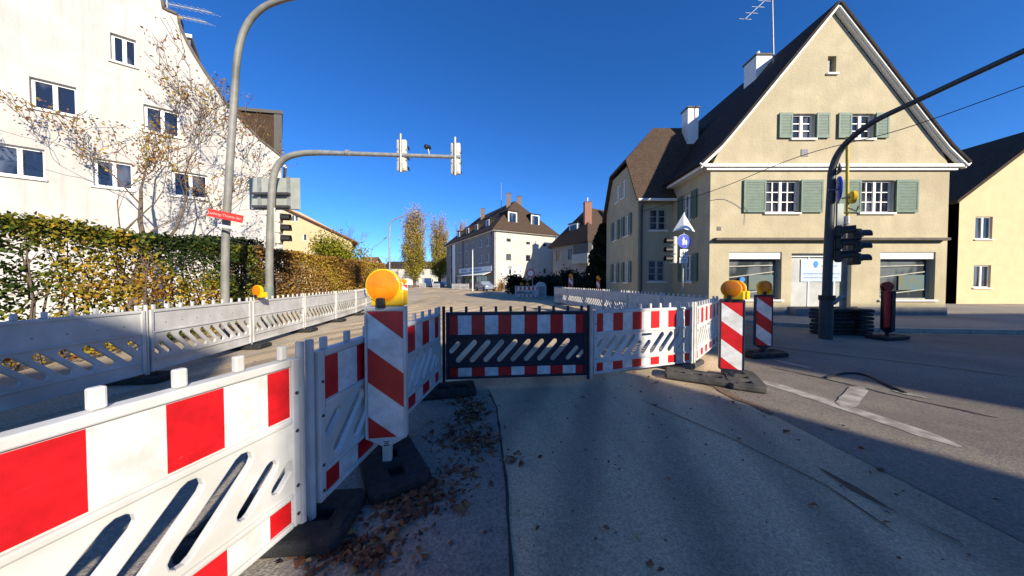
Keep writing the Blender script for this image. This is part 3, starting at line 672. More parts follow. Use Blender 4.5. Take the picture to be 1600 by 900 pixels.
for y, z, a, b in gw:
    window(hc, (XWG, y, z), (0, -1, 0), a, b, 2, 2, rec=0.1)
    if z < 6:
        shutter(hc, (XWG, y, z), (0, -1, 0), -a/2 - 0.33, -a/2 - 0.02, b); shutter(hc, (XWG, y, z), (0, -1, 0), a/2 + 0.02, a/2 + 0.33, b)
ov = 0.3; sl_ = (zr - zw) / (YR - YWG)
ye0, ze = YWG - ov, zw - ov * sl_ + 0.12; ye1 = YB + ov
A = (XWG - 0.2, ye0, ze); Bv = (XWG - 0.2, yh0, zh); Cv = (XWG - 0.2, yh1, zh); D = (XWG - 0.2, ye1, ze)
P1 = (XWG + 1.75, YR, zr); P2 = (XMID, YR, zr)
th = Vector((0, 0, 0.14))
wr = MB()
wr.prism([A, (XL + 2.0, ye0, ze), (XMID, ye0 + 0.01, ze), P2, P1, Bv], th)
wr.prism([Bv, P1, Cv], th)
wr.prism([D, Cv, P1, P2, (XMID, ye1, ze)], th)
wr.build('wing_roof', M['roof_brown'], hc)
MB().tube([(XWG - 0.15, ye0 - 0.06, ze + 0.03), (XL, ye0 - 0.06, ze + 0.03)], 0.065).build('gutter', M['white_trim'], hc)
MB().tube([(XWG + 0.12, YWG - 0.25, ze), (XWG + 0.12, YWG - 0.09, ze - 0.3), (XWG + 0.12, YWG - 0.09, 0.1)], 0.055).build('downpipe', M['dark_metal'], hc)
def chimney(parent, c, s, z0, z1, m, cap='coping', flue=True, Hf=0.35):
    x, y = c; o = MB().box(x - s/2, x + s/2, y - s/2, y + s/2, z0, z1).build('chimney', m, parent)
    MB().box(x - s/2 - 0.05, x + s/2 + 0.05, y - s/2 - 0.05, y + s/2 + 0.05, z1 + 0.002, z1 + 0.07).build('chimney_cap', M[cap], o)
    if flue: MB().tube([(x, y, z1 + 0.07), (x, y, z1 + 0.07 + Hf)], 0.07).build('flue', M['white_trim'], o)
chimney(hc, (11.55, 14.0), 0.72, 9.6, 11.75, M['white_trim'])
chimney(hc, (9.45, 15.75), 0.55, 8.6, 10.45, M['white_trim'], flue=False)
am = MB(); mb0 = W(1209, 112, 13.0); mt = W(1206, -30, 13.0); am.tube([mb0, mt], 0.028)
for yy, sgn in ((4, 1), (12, 1)):
    pass
bo = W(1200, -2, 13.0); be = W(1164, 30, 13.0); am.tube([W(1207, -10, 13.0), be], 0.014)
for k in range(5):
    p = W(1204, -8, 13.0).lerp(be, k / 4); am.tube([p + Vector((-0.26, 0, 0.02)), p + Vector((-0.04, 0, 0))], 0.012, 5).tube([p + Vector((0.06, 0, 0)), p + Vector((0.28, 0, -0.01))], 0.012, 5)
am.build('antenna', M['galv'], hc)

# ---- pale apartment block in the middle distance
def house_walls(t, A_, B_, h, m, wins, name='wall', thick=0.3):
    A_, B_ = Vector((*A_, 0)), Vector((*B_, 0)); r = (B_ - A_).normalized(); L = (B_ - A_).length
    plate(name, [(0, 0), (L, 0), (L, h), (0, h)], [rect(x - a/2, x + a/2, z - b/2, z + b/2) for x, z, a, b in wins], thick, m, t, wall_frame(A_, r))
    return A_, r, L
P0 = Vector((-2.9, 48.0)); PL = Vector((-15.6, 70.0)); 
uL = (PL - P0).normalized(); uR = Vector((uL.y, -uL.x)); LR = 12.8; LL = (PL - P0).length
PR = P0 + uR * LR
ha = thing('apartment_block', 'three-storey pale apartment block with a hipped brown roof and shop awning', 'building', (P0.x, P0.y, 0))
HA = 10.0
# right (sunlit) face: P0 -> PR ; left face: PL -> P0, shade painted in as darker render
rw = [(2.7, 8.35, 0.85, 0.55), (6.6, 8.1, 0.85, 0.5), (10.2, 8.0, 0.85, 0.5), (2.7, 5.5, 0.95, 1.1), (6.6, 5.5, 0.95, 1.1), (10.2, 3.3, 0.5, 0.9)]
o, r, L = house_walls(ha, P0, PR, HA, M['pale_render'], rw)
for x, z, a, b in rw: window(ha, o + r * x + Vector((0, 0, z)), r, a, b, 1, 1, rec=0.12, frame='grey_pole', sill=False)
lw2 = [(x, z, 1.1, 1.35) for z in (8.2, 5.4) for x in (3, 6, 9.5, 13, 16.5, 20, 23)] + [(20.0, 1.55, 5.2, 2.3), (13.6, 1.55, 4.6, 2.3), (7.4, 1.55, 4.0, 2.3), (2.4, 1.3, 1.8, 2.4)]
o, r, L = house_walls(ha, PL, P0, HA, M['grey_shade_render'], lw2)
for x, z, a, b in lw2:
    window(ha, o + r * x + Vector((0, 0, z)), r, a, b, 2 if a < 2 else 4, 1, rec=0.14, sill=z > 2)
sg = MB().fbox(o, r, 9.0, 24.6, 3.15, 4.05, 0.01, 0.14).build('sign_band', M['sign_white'], ha)
MB().fbox(o, r, 15.0, 20.5, 3.4, 3.8, 0.142, 0.15).fbox(o, r, 10.2, 13.4, 3.4, 3.8, 0.142, 0.15).build('sign_lettering', M['poster_text'], sg)
awn = MB()
awn.prism([o + r * 11.5 + Vector((0, 0, 3.02)), o + r * 24.4 + Vector((0, 0, 3.02)), o + r * 24.4 + r.cross(Vector((0, 0, 1))) * 1.6 + Vector((0, 0, 2.45)), o + r * 11.5 + r.cross(Vector((0, 0, 1))) * 1.6 + Vector((0, 0, 2.45))], (0, 0, 0.07))
awn.build('awning', M['white_trim'], ha)
for xx in (3.9, 11.2, 24.5): MB().tube([o + r * xx + r.cross(Vector((0, 0, 1))) * 0.07 + Vector((0, 0, 0)), o + r * xx + r.cross(Vector((0, 0, 1))) * 0.07 + Vector((0, 0, HA))], 0.09, 8).build('downpipe', M['dark_metal'], ha)
MB().fbox(o, r, 4.6, 6.4, 0, HA - 0.4, 0.01, 0.10).build('stair_panel', M['sign_white'], ha)
PB = PL + uR * LR
v3 = lambda p, z: Vector((p.x, p.y, z))
house_walls(ha, PB, PL, HA, M['grey_shade_render'], [], 'wall'); house_walls(ha, PR, PB, HA, M['grey_shade_render'], [], 'wall')
ovh = 0.5; zRf = 16.2
e0 = P0 - uL * ovh - uR * ovh; e1 = PR - uL * ovh + uR * ovh; e2 = PB + uL * ovh + uR * ovh; e3 = PL + uL * ovh - uR * ovh
rg0 = P0 + uR * LR / 2 + uL * 4.2; rg1 = PL + uR * LR / 2 - uL * 4.2
rf = MB(); tk = Vector((0, 0, 0.2)); zz = HA - 0.25
rf.prism([v3(e0, zz), v3(e1, zz), v3(rg0, zRf)], tk).prism([v3(e1, zz), v3(e2, zz), v3(rg1, zRf), v3(rg0, zRf)], tk).prism([v3(e2, zz), v3(e3, zz), v3(rg1, zRf)], tk).prism([v3(e3, zz), v3(e0, zz), v3(rg0, zRf), v3(rg1, zRf)], tk)
rf = rf.build('roof', M['roof_brown'], ha)
MB().prism([v3(e0, zz - .03), v3(e1, zz - .03), v3(e2, zz - .03), v3(e3, zz - .03)], (0, 0, 0.02)).build('eave', M['white_trim'], ha)
for a, b, s, hz in ((5.4, 4.8, 0.8, 18.4), (7.6, 4.6, 0.8, 18.1), (5.2, 16, 0.8, 18.0)):
    c = P0 + uR * a + uL * b; chimney(ha, (c.x, c.y), s, 14, hz - 0.7, M['old_brick'], flue=False)
def dormer(t, c, r, w_, h, z, m1='roof_dark', back=3.0):
    r = Vector((*r, 0)).normalized(); n = r.cross(Vector((0, 0, 1))); c = Vector((c.x, c.y, z))
    d = MB().fbox(c, r, -w_/2, w_/2, 0, h, -back, 0).build('dormer', M[m1], t)
    MB().fbox(c, r, -w_/2 - 0.15, w_/2 + 0.15, h + 0.003, h + 0.14, -back, 0.2).build('dormer_roof', M['roof_dark'], d)
    MB().fbox(c, r, -w_/2 + 0.06, w_/2 - 0.06, 0.1, h - 0.06, 0.004, 0.06).build('dormer_window', M['white_frame'], d)
    MB().fbox(c, r, -w_/2 + 0.28, w_/2 - 0.28, 0.3, h - 0.22, 0.062, 0.075).build('pane', M['glass'], d)
for a in (3.9, 8.6):
    dormer(ha, P0 + uR * a + uL * 0.8, uR, 1.9, 2.3, 11.1)
for b in (4.6, 9.6, 14.2, 19.6):
    dormer(ha, P0 + uL * b + uR * 1.0, -uL, 1.5, 1.5, 11.0)
bb = MB().fbox(v3(P0, 0), v3(uR, 0), 1.3, 5.4, 1.2, 4.0, 0.02, 0.10).build('billboard', M['white_frame'], ha)
MB().fbox(v3(P0, 0), v3(uR, 0), 1.7, 2.6, 1.9, 2.3, 0.102, 0.11).fbox(v3(P0, 0), v3(uR, 0), 2.8, 3.6, 2.1, 2.5, 0.102, 0.11).build('billboard_marks', M['sign_back'], bb)
MB().tube([v3(P0 + uR * 5 + uL * 7, 15), v3(P0 + uR * 5 + uL * 7, 20.3)], 0.05, 6).build('antenna', M['galv'], ha)

# ---- villa with hipped roof, brick chimney and balcony
V0 = Vector((10.3, 40.0)); VL = Vector((6.35, 46.9)); ul = (VL - V0).normalized(); ur = Vector((ul.y, -ul.x)); LV = 11.5; LLv = (VL - V0).length
hv = thing('villa', 'grey-beige villa with a brown hipped roof and a brick chimney behind dark bushes', 'house', (V0.x, V0.y, 0))
HV = 6.9
vw = [(1.6, 5.4, 0.95, 1.6), (4.4, 5.4, 0.95, 1.6), (1.6, 2.5, 0.95, 1.2), (4.4, 2.5, 0.95, 1.2)]
o, r, L = house_walls(hv, VL, V0, HV, M['grey_shade_render'], vw)
for x, z, a, b in vw: window(hv, o + r * x + Vector((0, 0, z)), r, a, b, 2, 2, rec=0.12, frame='grey_pole', sill=False)
o2, r2, L2 = house_walls(hv, V0, V0 + ur * LV, HV, M['grey_shade_render'], [(3, 5.4, 1.2, 1.5)])
window(hv, o2 + r2 * 3 + Vector((0, 0, 5.4)), r2, 1.2, 1.5, 2, 1)
VB = VL + ur * LV
house_walls(hv, V0 + ur * LV, VB, HV, M['grey_shade_render'], []); house_walls(hv, VB, VL, HV, M['grey_shade_render'], [])
bal = MB().fbox(o, r, L - 2.2, L + 0.9, 3.9, 5.2, 0.02, 0.9).build('balcony', M['sign_back'], hv)
MB().fbox(o, r, L - 2.1, L + 0.8, 5.2, 6.6, 0.02, 0.7).build('balcony_shade_box', M['dark_metal'], bal)  # solid dark box painted in for the shaded hollow above the parapet
q = 0.5
f0, f1, f2, f3 = V0 - ul * q - ur * q, V0 + ur * (LV + q) - ul * q, VB + ul * q + ur * q, VL + ul * q - ur * q
g0 = V0 + ur * 3.8 + ul * (LLv / 2); g1 = V0 + ur * (LV - 3.8) + ul * (LLv / 2); zz = HV - 0.2; zt = 12.6
vr = MB(); vr.prism([v3(f0, zz), v3(f1, zz), v3(g1, zt), v3(g0, zt)], tk).prism([v3(f1, zz), v3(f2, zz), v3(g1, zt)], tk).prism([v3(f2, zz), v3(f3, zz), v3(g0, zt), v3(g1, zt)], tk).prism([v3(f3, zz), v3(f0, zz), v3(g0, zt)], tk)
vr.build('roof', M['roof_brown'], hv)
cc = W(918, 330, 43); chimney(hv, (cc.x, cc.y), 1.0, 8.0, W(918, 317, 43).z, M['brick'], Hf=0.7)
cc = W(951, 330, 45); chimney(hv, (cc.x, cc.y), 0.8, 8.0, W(951, 321, 45).z, M['white_trim'], flue=False)
dpt = W(896, 362, 44.3); dormer(hv, Vector((dpt.x, dpt.y)), -ul, 1.9, 1.7, dpt.z - 0.5, m1='white_trim', back=2.2)

# ---- apricot house behind the brown hedge
ho = thing('apricot_house', 'apricot rendered house with a low sloping gable beyond the brown hedge', 'house', (-26, 30, 0))
YO = 30.0
pts = [W(440, 322, YO), W(466, 329, YO), W(548, 372, YO)]
xl = -38.0
plate('wall', [(xl, 0), (pts[2].x, 0), (pts[2].x, pts[2].z - 0.15), (pts[1].x, pts[1].z - 0.12), (pts[0].x - 1.2, pts[0].z + 0.35), (xl, 4.6)], [rect(*(lambda x, z, a, b: (x - a/2, x + a/2, z - b/2, z + b/2))(*wpx(*q_, YO))) for q_ in ((460, 341, 11, 10), (476, 371, 6, 11))], 0.3, M['yellow_render'], ho, Matrix.Translation((0, YO, 0)))
for q_ in ((460, 341, 11, 10), (476, 371, 6, 11)):
    x, z, a, b = wpx(*q_, YO); window(ho, (x, YO, z), (1, 0, 0), a, b, 2 if a > 0.5 else 1, 1, rec=0.1, sill=False)
rl = [Vector((pts[2].x + 0.9, YO - 0.3, pts[2].z - 0.55)), Vector((pts[0].x - 1.2, YO - 0.3, pts[0].z + 0.5)), Vector((xl - 0.5, YO - 0.3, 4.4))]
M['roof_red'] = roof_mat('red_brown_roof_tiles', (0.23, 0.09, 0.05), (0.17, 0.07, 0.04))
MB().sweep(rl, -0.14, 11, (-0.62, 1, 0)).build('roof', M['roof_red'], ho)
MB().fbox((pts[2].x - 0.02, YO + 0.31, 0), (-0.60, 1, 0), 0, 11, 0, pts[2].z - 0.25, -0.3, 0).build('side_wall', M['yellow_render'], ho)

def simple_house(label, x0, x1, y0, y1, h, hr, m, rm, along='x', nwin=4, floors=2, cat='house', name='house', face=('s',)):
    t = thing(name, label, cat, ((x0 + x1) / 2, y0, 0))
    for fc in ('s', 'w', 'n', 'e'):
        A_, B_ = {'s': ((x0, y0), (x1, y0)), 'e': ((x1, y0), (x1, y1)), 'n': ((x1, y1), (x0, y1)), 'w': ((x0, y1), (x0, y0))}[fc]
        Lf = (Vector(B_) - Vector(A_)).length
        ws = [((i + 0.5) * Lf / nwin, 1.7 + 2.8 * f, 1.0, 1.3) for i in range(nwin) for f in range(floors)] if fc in face else []
        o, r, L = house_walls(t, A_, B_, h, m, ws)
        for x, z, a, b in ws: window(t, o + r * x + Vector((0, 0, z)), r, a, b, 2, 1)
    q = 0.4
    a, b, c, d = [Vector((x, y, h - 0.2)) for x, y in ((x0 - q, y0 - q), (x1 + q, y0 - q), (x1 + q, y1 + q), (x0 - q, y1 + q))]
    rb = MB()
    if along == 'x':
        ym = (y0 + y1) / 2; e, f = Vector((x0 - q, ym, h + hr)), Vector((x1 + q, ym, h + hr))
        rb.prism([a, b, f, e], tk).prism([d, e, f, c], tk)
        for xx in (x0 + 0.1, x1 - 0.4): rb2 = MB().prism([(xx, y0, h), (xx, y1, h), (xx, ym, h + hr - 0.1)], (0.3, 0, 0)).build('gable', m, t)
    else:
        xm = (x0 + x1) / 2; e, f = Vector((xm, y0 - q, h + hr)), Vector((xm, y1 + q, h + hr))
        rb.prism([a, e, f, d], tk).prism([b, c, f, e], tk)
        for yy in (y0 + 0.05, y1 - 0.35): MB().prism([(x0, yy, h), (x1, yy, h), (xm, yy, h + hr - 0.1)], (0, 0.3, 0)).build('gable', m, t)
    rb.build('roof', rm, t)
    return t
# small far houses and the long low block closing the street
fb = W(655, 432, 112)
simple_house('long low white block with a dark flat-pitched roof closing the far end of the street', W(600, 430, 112).x, W(708, 430, 112).x, 112, 122, 6.6, 2.6, M['pale_render'], M['roof_dark'], 'x', 8, 2, 'building', 'far_block')
simple_house('little white house with a red roof beyond the end of the hedge', W(560, 430, 58).x, W(578, 430, 58).x, 58, 64, 4.4, 1.9, M['pale_render'], M['roof_red'], 'x', 2, 1, 'house', 'small_house')
# the neighbour on the right edge of the view; added houses behind the viewer, shaped to cast foreground shade
simple_house('ochre house with dark tiled roof standing right of the cream gable house', 25.5, 36, 17, 27, 6.0, 4.2, M['yellow_render'], M['roof_brown'], 'y', 3, 2, 'house', 'neighbour_house', face=('s', 'w'))
def plan_house(label, plan, h, m, rm, nwin, floors):
    """added unseen house for casting shade, on any convex plan, corners counter-clockwise, eaves roof as a low hip"""
    t = thing('shade_block', label, 'house', (plan[0][0], plan[0][1], 0))
    P = [Vector((*p, 0)) for p in plan]; c = sum(P, Vector()) / len(P)
    for i in range(len(P)):
        A_, B_ = P[i], P[(i + 1) % len(P)]; Lf = (B_ - A_).length; k = max(1, int(Lf / 3))
        ws = [((j + 0.5) * Lf / k, 1.7 + 2.9 * f, 1.0, 1.3) for j in range(k) for f in range(floors)] if i == nwin else []
        o, r, L = house_walls(t, A_.xy, B_.xy, h, m, ws)
        for x, z, a, b in ws: window(t, o + r * x + Vector((0, 0, z)), r, a, b, 2, 1)
    rb = MB(); up = Vector((0, 0, h - 0.02))
    Q = [p + (p - c).normalized() * 0.15 + up for p in P]; T_ = [c.lerp(p, 0.35) + up + Vector((0, 0, 1.0)) for p in P]
    n = len(P); b0 = len(rb.v)
    for i in range(n): rb.quad(Q[i], Q[(i + 1) % n], T_[(i + 1) % n], T_[i])
    rb.quad(*T_); rb.quad(*reversed(Q)); rb.build('roof', rm, t)
    return t
_az = math.pi - SUN_AZ
def uv(u, v): return (u * math.cos(_az) + v * math.sin(_az), u * math.sin(_az) - v * math.cos(_az))   # u across the sunlight, v towards the sun
def shade_house(label, u0, u1, v0, v1, h, m, floors=1):
    return plan_house(label, [uv(u1, v0), uv(u1, v1), uv(u0, v1), uv(u0, v0)][::-1], h, m, M['roof_brown'], 3, floors)
TE = math.tan(SUN_EL)
shade_house('added unseen low pale house behind the viewer, casting shade on the navy panel', 1.02, 4.1, 7, 14, 1.12 + 10.6 * TE, M['pale_render'])  # added out of view; height set so its shade covers the navy panel
shade_house('added unseen lower annex left of the low pale house, stepping the foreground shade', 0.0, 1.0, 7, 14, 1.2 + 9.24 * TE, M['grey_shade_render'])  # added step in the shade that leaves the beacon lamp in the sun
shade_house('added unseen narrow pale house behind the viewer, casting shade on the hedge fence', -4.2, -0.98, 9.5, 14, 0.80 + 16.0 * TE - 0.35, M['pale_render'], 2)  # added only to shade the near end of the hedge fence
_c6 = uv(6.5, 0); _hb = 0.7 + 21.3 * TE / math.cos(_az)
def _onY(y, u): v = (u * math.sin(_az) - y) / math.cos(_az); return uv(u, v)
plan_house('added unseen tall grey building, skewed to cast shade on the right pavement', [_onY(-10, 6.5), _onY(-20, 6.5), (60, -20), (48, -10)], _hb - 0.3, M['grey_shade_render'], M['roof_brown'], 3, 3)  # added out of view; its side follows the sun to bound the lit strip

# ================================================================== FENCE PANELS
def make_panel(m, striped):
    t = thing('fence_panel', 'x', 'barrier')
    slots = [stadium(0.30 + 0.185 * k, 0.480, 0.158, 0.040 if m is not M['navy_plastic'] else 0.034, R(47)) for k in range(8)]
    if m is M['white_plastic']:
        slots[3], slots[4] = stadium(0.815, 0.43, 0.090, 0.038, R(47)), stadium(1.0, 0.43, 0.090, 0.038, R(47))
        slots.append(stadium(1.02, 0.612, 0.085, 0.018, 0))
    slots += [stadium(1.765, 0.43, 0.09, 0.030, R(47)), stadium(0.145, 0.535, 0.065, 0.030, R(47)), stadium(1.885, 0.41, 0.05, 0.026, R(47))]
    plate('board', rect(0.035, 1.965, 0.125, 0.995), slots, 0.034, m, t, Matrix.Translation((0, -0.017, 0)), bevel=0.006)
    fr_ = MB()
    for z0, z1 in ((0.962, 1.0), (0.665, 0.694), (0.272, 0.298), (0.118, 0.145)): fr_.box(0.075, 1.925, -0.033, 0.033, z0, z1)
    fr_.box(0.030, 0.073, -0.033, 0.033, 0.118, 1.0); fr_.box(1.927, 1.970, -0.033, 0.033, 0.118, 1.0)
    for k in range(10):
        x = 0.1 + 0.2 * k; fr_.box(x - 0.019, x + 0.019, -0.015, 0.015, 1.0015, 1.072)
    fr_.build('frame', m, t, bevel=0.007)
    for x in (0.0, 2.0):
        MB().tube([(x, 0, 0.06), (x, 0, 1.075)], 0.021, 12).build('post', m, t, smooth=True)
    if striped:
        MB().box(0.08, 1.92, -0.0205, -0.0172, 0.702, 0.955).build('reflective_band', M['stripes'], t)
        MB().box(0.08, 1.92, -0.0205, -0.0172, 0.150, 0.264).build('reflective_band', M['stripes'], t)
        bs = MB()
        for x in (0.052, 1.948):
            for z in (0.18, 0.33, 0.62, 0.82): bs.revolve([(0.009, 0), (0.009, 0.006)], (x, -0.032, z), (0, -1, 0), 8)
        bs.build('bolt', M['dark_metal'], t)
    else:
        bs = MB()
        for k in range(7):
            bs.revolve([(0.010, 0), (0.010, 0.004)], (0.25 + 0.25 * k, 0.0165, 0.80), (0, 1, 0), 8)
        bs.build('bolt', M['galv'], t)
    return Proto(t)
PW, PN, PO = make_panel(M['white_plastic'], True), make_panel(M['navy_plastic'], True), make_panel(M['old_plastic'], False)
def put_panel(pr_, a, b, label, group=None):
    a, b = Vector(a), Vector(b); d = b - a
    o = pr_.put(label, (a.x, a.y, 0), math.atan2(d.y, d.x), group); o.scale = (d.length / 2.0, 1, 1); return o
gB = 'red and white barrier panels round the closure'
put_panel(PW, (-1.585, -0.33), (-1.146, 1.575), 'white slotted barrier panel with red blocks, nearest the viewer at lower left', gB)
put_panel(PW, (-1.136, 1.635), (-0.945, 3.78), 'white slotted barrier panel with red blocks behind the big left beacon', gB)
put_panel(PN, (-0.895, 3.83), (1.05, 4.02), 'dark navy barrier panel with red and white bands in the middle', gB)
put_panel(PW, (1.10, 4.05), (2.88, 4.68), 'white slotted barrier panel with red blocks joined right of the navy panel', gB)
put_panel(PW, (2.94, 4.71), (4.30, 6.13), 'white red-block barrier panel turned edgeways behind the right beacon', gB)
gL = 'plain white fence panels along the hedge'
def along(pts, step):
    P = [Vector(p) for p in pts]; out = [P[0]]; i = 1; cur = P[0]
    while i < len(P):
        d = (P[i] - cur).length
        if d >= step: cur = cur + (P[i] - cur).normalized() * step; out.append(cur)
        else: i += 1; 
        if i < len(P) and (P[i] - cur).length < step * 0.5 and i < len(P): i += 1
    return out
ordn = ['first', 'second', 'third', 'fourth', 'fifth', 'sixth', 'seventh', 'eighth', 'ninth', 'tenth', 'eleventh']
LF = along([(-5.02, 2.05), (-5.13, 4.1), (-5.35, 6.1), (-5.8, 8.15), (-6.15, 10.3), (-6.6, 12.7), (-7.4, 15.3), (-8.4, 18.5), (-9.6, 22)], 2.05)
for i in range(len(LF) - 1):
    put_panel(PO, LF[i + 1], LF[i], 'plain white slotted fence panel along the hedge, %s counting from the viewer' % ordn[i], gL)
gR = 'plain grey fence panels in front of the cream house'
RF = along([(4.62, 6.6), (4.42, 8.6), (4.25, 10.6), (4.05, 12.6), (3.75, 14.6), (3.3, 16.7), (2.7, 18.8), (2.3, 19.6)], 2.05)
for i in range(len(RF) - 1):
    put_panel(PO, RF[i], RF[i + 1], 'plain grey slotted fence panel right of the road, %s counting from the beacons' % ordn[i], gR)
put_panel(PO, RF[-1] + Vector((1.0, 1.6)), RF[-1] + Vector((0.05, 0.05)), 'plain grey fence panel turned in at the far end of the right fence', gR)
# distant barriers
put_panel(PW, (G(805, 466).x, G(805, 466).y), (G(805, 466).x + 1.95, G(805, 466).y - 0.3), 'small red and white barrier standing across the far roadside by the villa bushes')
p = G(789, 459); put_panel(PO, (p.x + 1.75, p.y + 0.9), (p.x, p.y + 0.1), 'pale lilac-grey barrier panel left of the far red and white barrier')
p = G(833, 463); put_panel(PO, (p.x, p.y), (p.x + 0.8, p.y + 1.85), 'grey barrier panel seen edgeways beside the far red and white barrier')
gF = 'pale barriers in front of the shop awning'
for i, (px, py) in enumerate(((706, 447.5), (718, 448.5), (676, 445), (655, 444.5))):
    p = W(px, 440, (51, 49, 60, 64)[i]); put_panel(PO, (p.x + 1.7, p.y - 1.0), (p.x, p.y), ['pale barrier by the far end of the shop front', 'pale barrier under the shop awning', 'pale barrier on the road below the right poplar', 'pale barrier on the road below the left poplar'][i], gF)

# ================================================================== BEACONS, LAMPS, FEET
def make_beacon(m_frame):
    t = thing('beacon', 'x', 'beacon')
    body = [(-0.14, 0.075), (0.0, 0.0), (0.14, 0.075), (0.14, 1.035), (-0.14, 1.035)]
    plate('board', body, [], 0.05, m_frame, t, Matrix.Translation((0, -0.025, 0)), bevel=0.008)
    MB().box(-0.122, 0.122, -0.0285, -0.0252, 0.085, 1.0).build('reflective_sheet', M['chevron'], t)
    fr_ = MB()
    fr_.box(-0.142, -0.125, -0.036, 0.036, 0.08, 1.037); fr_.box(0.125, 0.142, -0.036, 0.036, 0.08, 1.037); fr_.box(-0.124, 0.124, -0.036, 0.036, 1.004, 1.037)
    fr_.build('rim', m_frame, t, bevel=0.004)
    MB().box(-0.03, 0.03, -0.02, 0.02, -0.14, 0.03).build('stem', m_frame, t)
    MB().box(-0.02, 0.02, -0.0275, -0.026, 0.022, 0.03).box(-0.014, 0.014, -0.0275, -0.026, 0.036, 0.043).box(-0.018, 0.018, -0.0275, -0.026, 0.049, 0.056).build('stamped_mark', M['dark_metal'], t)
    return Proto(t)
def make_lamp():
    t = thing('warning_lamp', 'x', 'lamp')
    MB().box(-0.03, 0.135, -0.045, 0.075, 0.0, 0.115).build('battery_box', M['lamp_yellow'], t, bevel=0.012)
    MB().box(-0.045, 0.01, -0.072, -0.02, -0.012, 0.06).build('clamp', M['black_plastic'], t, bevel=0.006)
    h = MB(); c = (-0.005, -0.02, 0.145)
    h.revolve([(0.10, -0.030), (0.117, -0.027), (0.117, 0.027), (0.10, 0.030)], c, (0, -1, 0), 32)
    h = h.build('lamp_housing', M['lamp_yellow'], t, smooth=True)
    for s, y in ((-1, -0.032), (1, 0.032)):
        ln = MB(); ln.revolve([(0.1155, -0.004), (0.115, 0.004)] + [(0.1135 - 0.0079 * i, 0.006 + 0.013 * (1 - (1 - i / 13) ** 2) + (0.0014 if i % 2 else -0.0006)) for i in range(14)], (c[0], c[1] + s * 0.026, c[2]), (0, s, 0), 40)
        ln.build('lens', M['amber'], h, smooth=True)
    rim = MB()
    rim.revolve([(0.1175, -0.004), (0.1195, -0.003), (0.1195, 0.003), (0.1175, 0.004)], (c[0], c[1] - 0.028, c[2]), (0, -1, 0), 32)
    rim.build('lens_rim', M['lamp_yellow'], h, smooth=True)
    MB().box(-0.09, -0.03, -0.04, 0.04, 0.0, 0.075).build('neck', M['lamp_yellow'], t, bevel=0.006)
    return Proto(t)
def make_foot(m):
    t = thing('foot_plate', 'x', 'foot plate')
    c = 0.035
    out = [(-0.4 + c, -0.2), (0.4 - c, -0.2), (0.4, -0.2 + c), (0.4, 0.2 - c), (0.4 - c, 0.2), (-0.4 + c, 0.2), (-0.4, 0.2 - c), (-0.4, -0.2 + c)]
    holes = [rect(-0.05, 0.05, -0.05, 0.05), rect(0.16, 0.28, -0.045, 0.045), rect(-0.28, -0.16, -0.045, 0.045)]
    fr_ = Matrix(((1, 0, 0, 0), (0, 0, 1, 0), (0, -1, 0, 0.082), (0, 0, 0, 1)))
    o = plate('slab', out, holes, 0.076, m, t, fr_, bevel=0.020)
    MB().box(-0.38, 0.38, -0.185, 0.185, 0.006, 0.02).build('base_skin', m, t)
    for s in (-1, 1):
        MB().box(s * 0.36 - 0.02, s * 0.36 + 0.02, -0.12, 0.12, 0.078, 0.092).build('grip', m, t, bevel=0.005)
    return Proto(t)
BW, BD = make_beacon(M['white_plastic']), make_beacon(M['navy_plastic'])
LP = make_lamp(); FT = make_foot(M['rubber']); FD = make_foot(M['rubber_dusty'])
gBe, gLa, gFo = 'red and white guide beacons', 'amber warning lamps', 'rubber foot plates under the barriers'
def beacon_set(P_, x, y, zb, rot, lb, ll, lamp_rot=0.0, lamp=True):
    P_.put(lb, (x, y, zb), rot, gBe)
    if lamp: LP.put(ll, (x, y, zb + 1.040), rot + lamp_rot, gLa)
beacon_set(BW, -0.915, 2.13, 0.185, R(8), 'tall white-rimmed red and white striped beacon standing foremost at left', 'big round amber warning lamp on the foremost left beacon', R(-4))
beacon_set(BD, 3.02, 4.02, 0.115, R(-24), 'dark-rimmed red and white striped beacon in the sun at right', 'bright amber warning lamp with yellow box on the sunlit right beacon', R(-22))
BW.put('white-backed beacon standing directly behind the sunlit right beacon', (3.13, 4.17, 0.115), R(-38) + math.pi, gBe)
LP.put('second amber lamp tucked behind the lamp of the sunlit right beacon', (3.16, 4.12, 1.155), R(-52), gLa)
beacon_set(BD, 4.74, 5.52, 0.115, R(-14), 'dark-rimmed red and white striped beacon in the shade at right', 'amber warning lamp on the shaded right beacon', R(6))
p = G(1386, 530); beacon_set(BD, p.x, p.y, 0.14, R(76), 'dark beacon seen edge-on beside the stacked rubber plates', '', lamp=False)
M['lens_red'] = mat('red_lens', (0.22, 0.010, 0.010), rough=0.25)
tl = thing('red_lamp', 'dull red warning lamp on top of the edge-on beacon', 'lamp', (p.x - 0.08, p.y - 0.02, 1.18))
MB().revolve([(0.10, -0.05), (0.115, -0.03), (0.115, 0.03), (0.10, 0.05)], (p.x - 0.10, p.y - 0.05, 1.285), (-0.25, -0.97, 0), 20).build('lens', M['lens_red'], tl, smooth=True)
MB().box(p.x - 0.16, p.x - 0.02, p.y - 0.05, p.y + 0.03, 1.18, 1.25).build('battery_box', M['lens_red'], tl, bevel=0.01)
MB().box(p.x - 0.155, p.x - 0.055, p.y - 0.10, p.y - 0.045, 0.3, 1.2).build('upright', M['sign_red'], tl, bevel=0.008)
beacon_set(BW, W(892, 440, 19.5).x, 19.5, 0.62, R(-30), 'far red and white beacon with a yellow lamp near the villa hedge', 'far amber lamp on the beacon in front of the dark hedge')
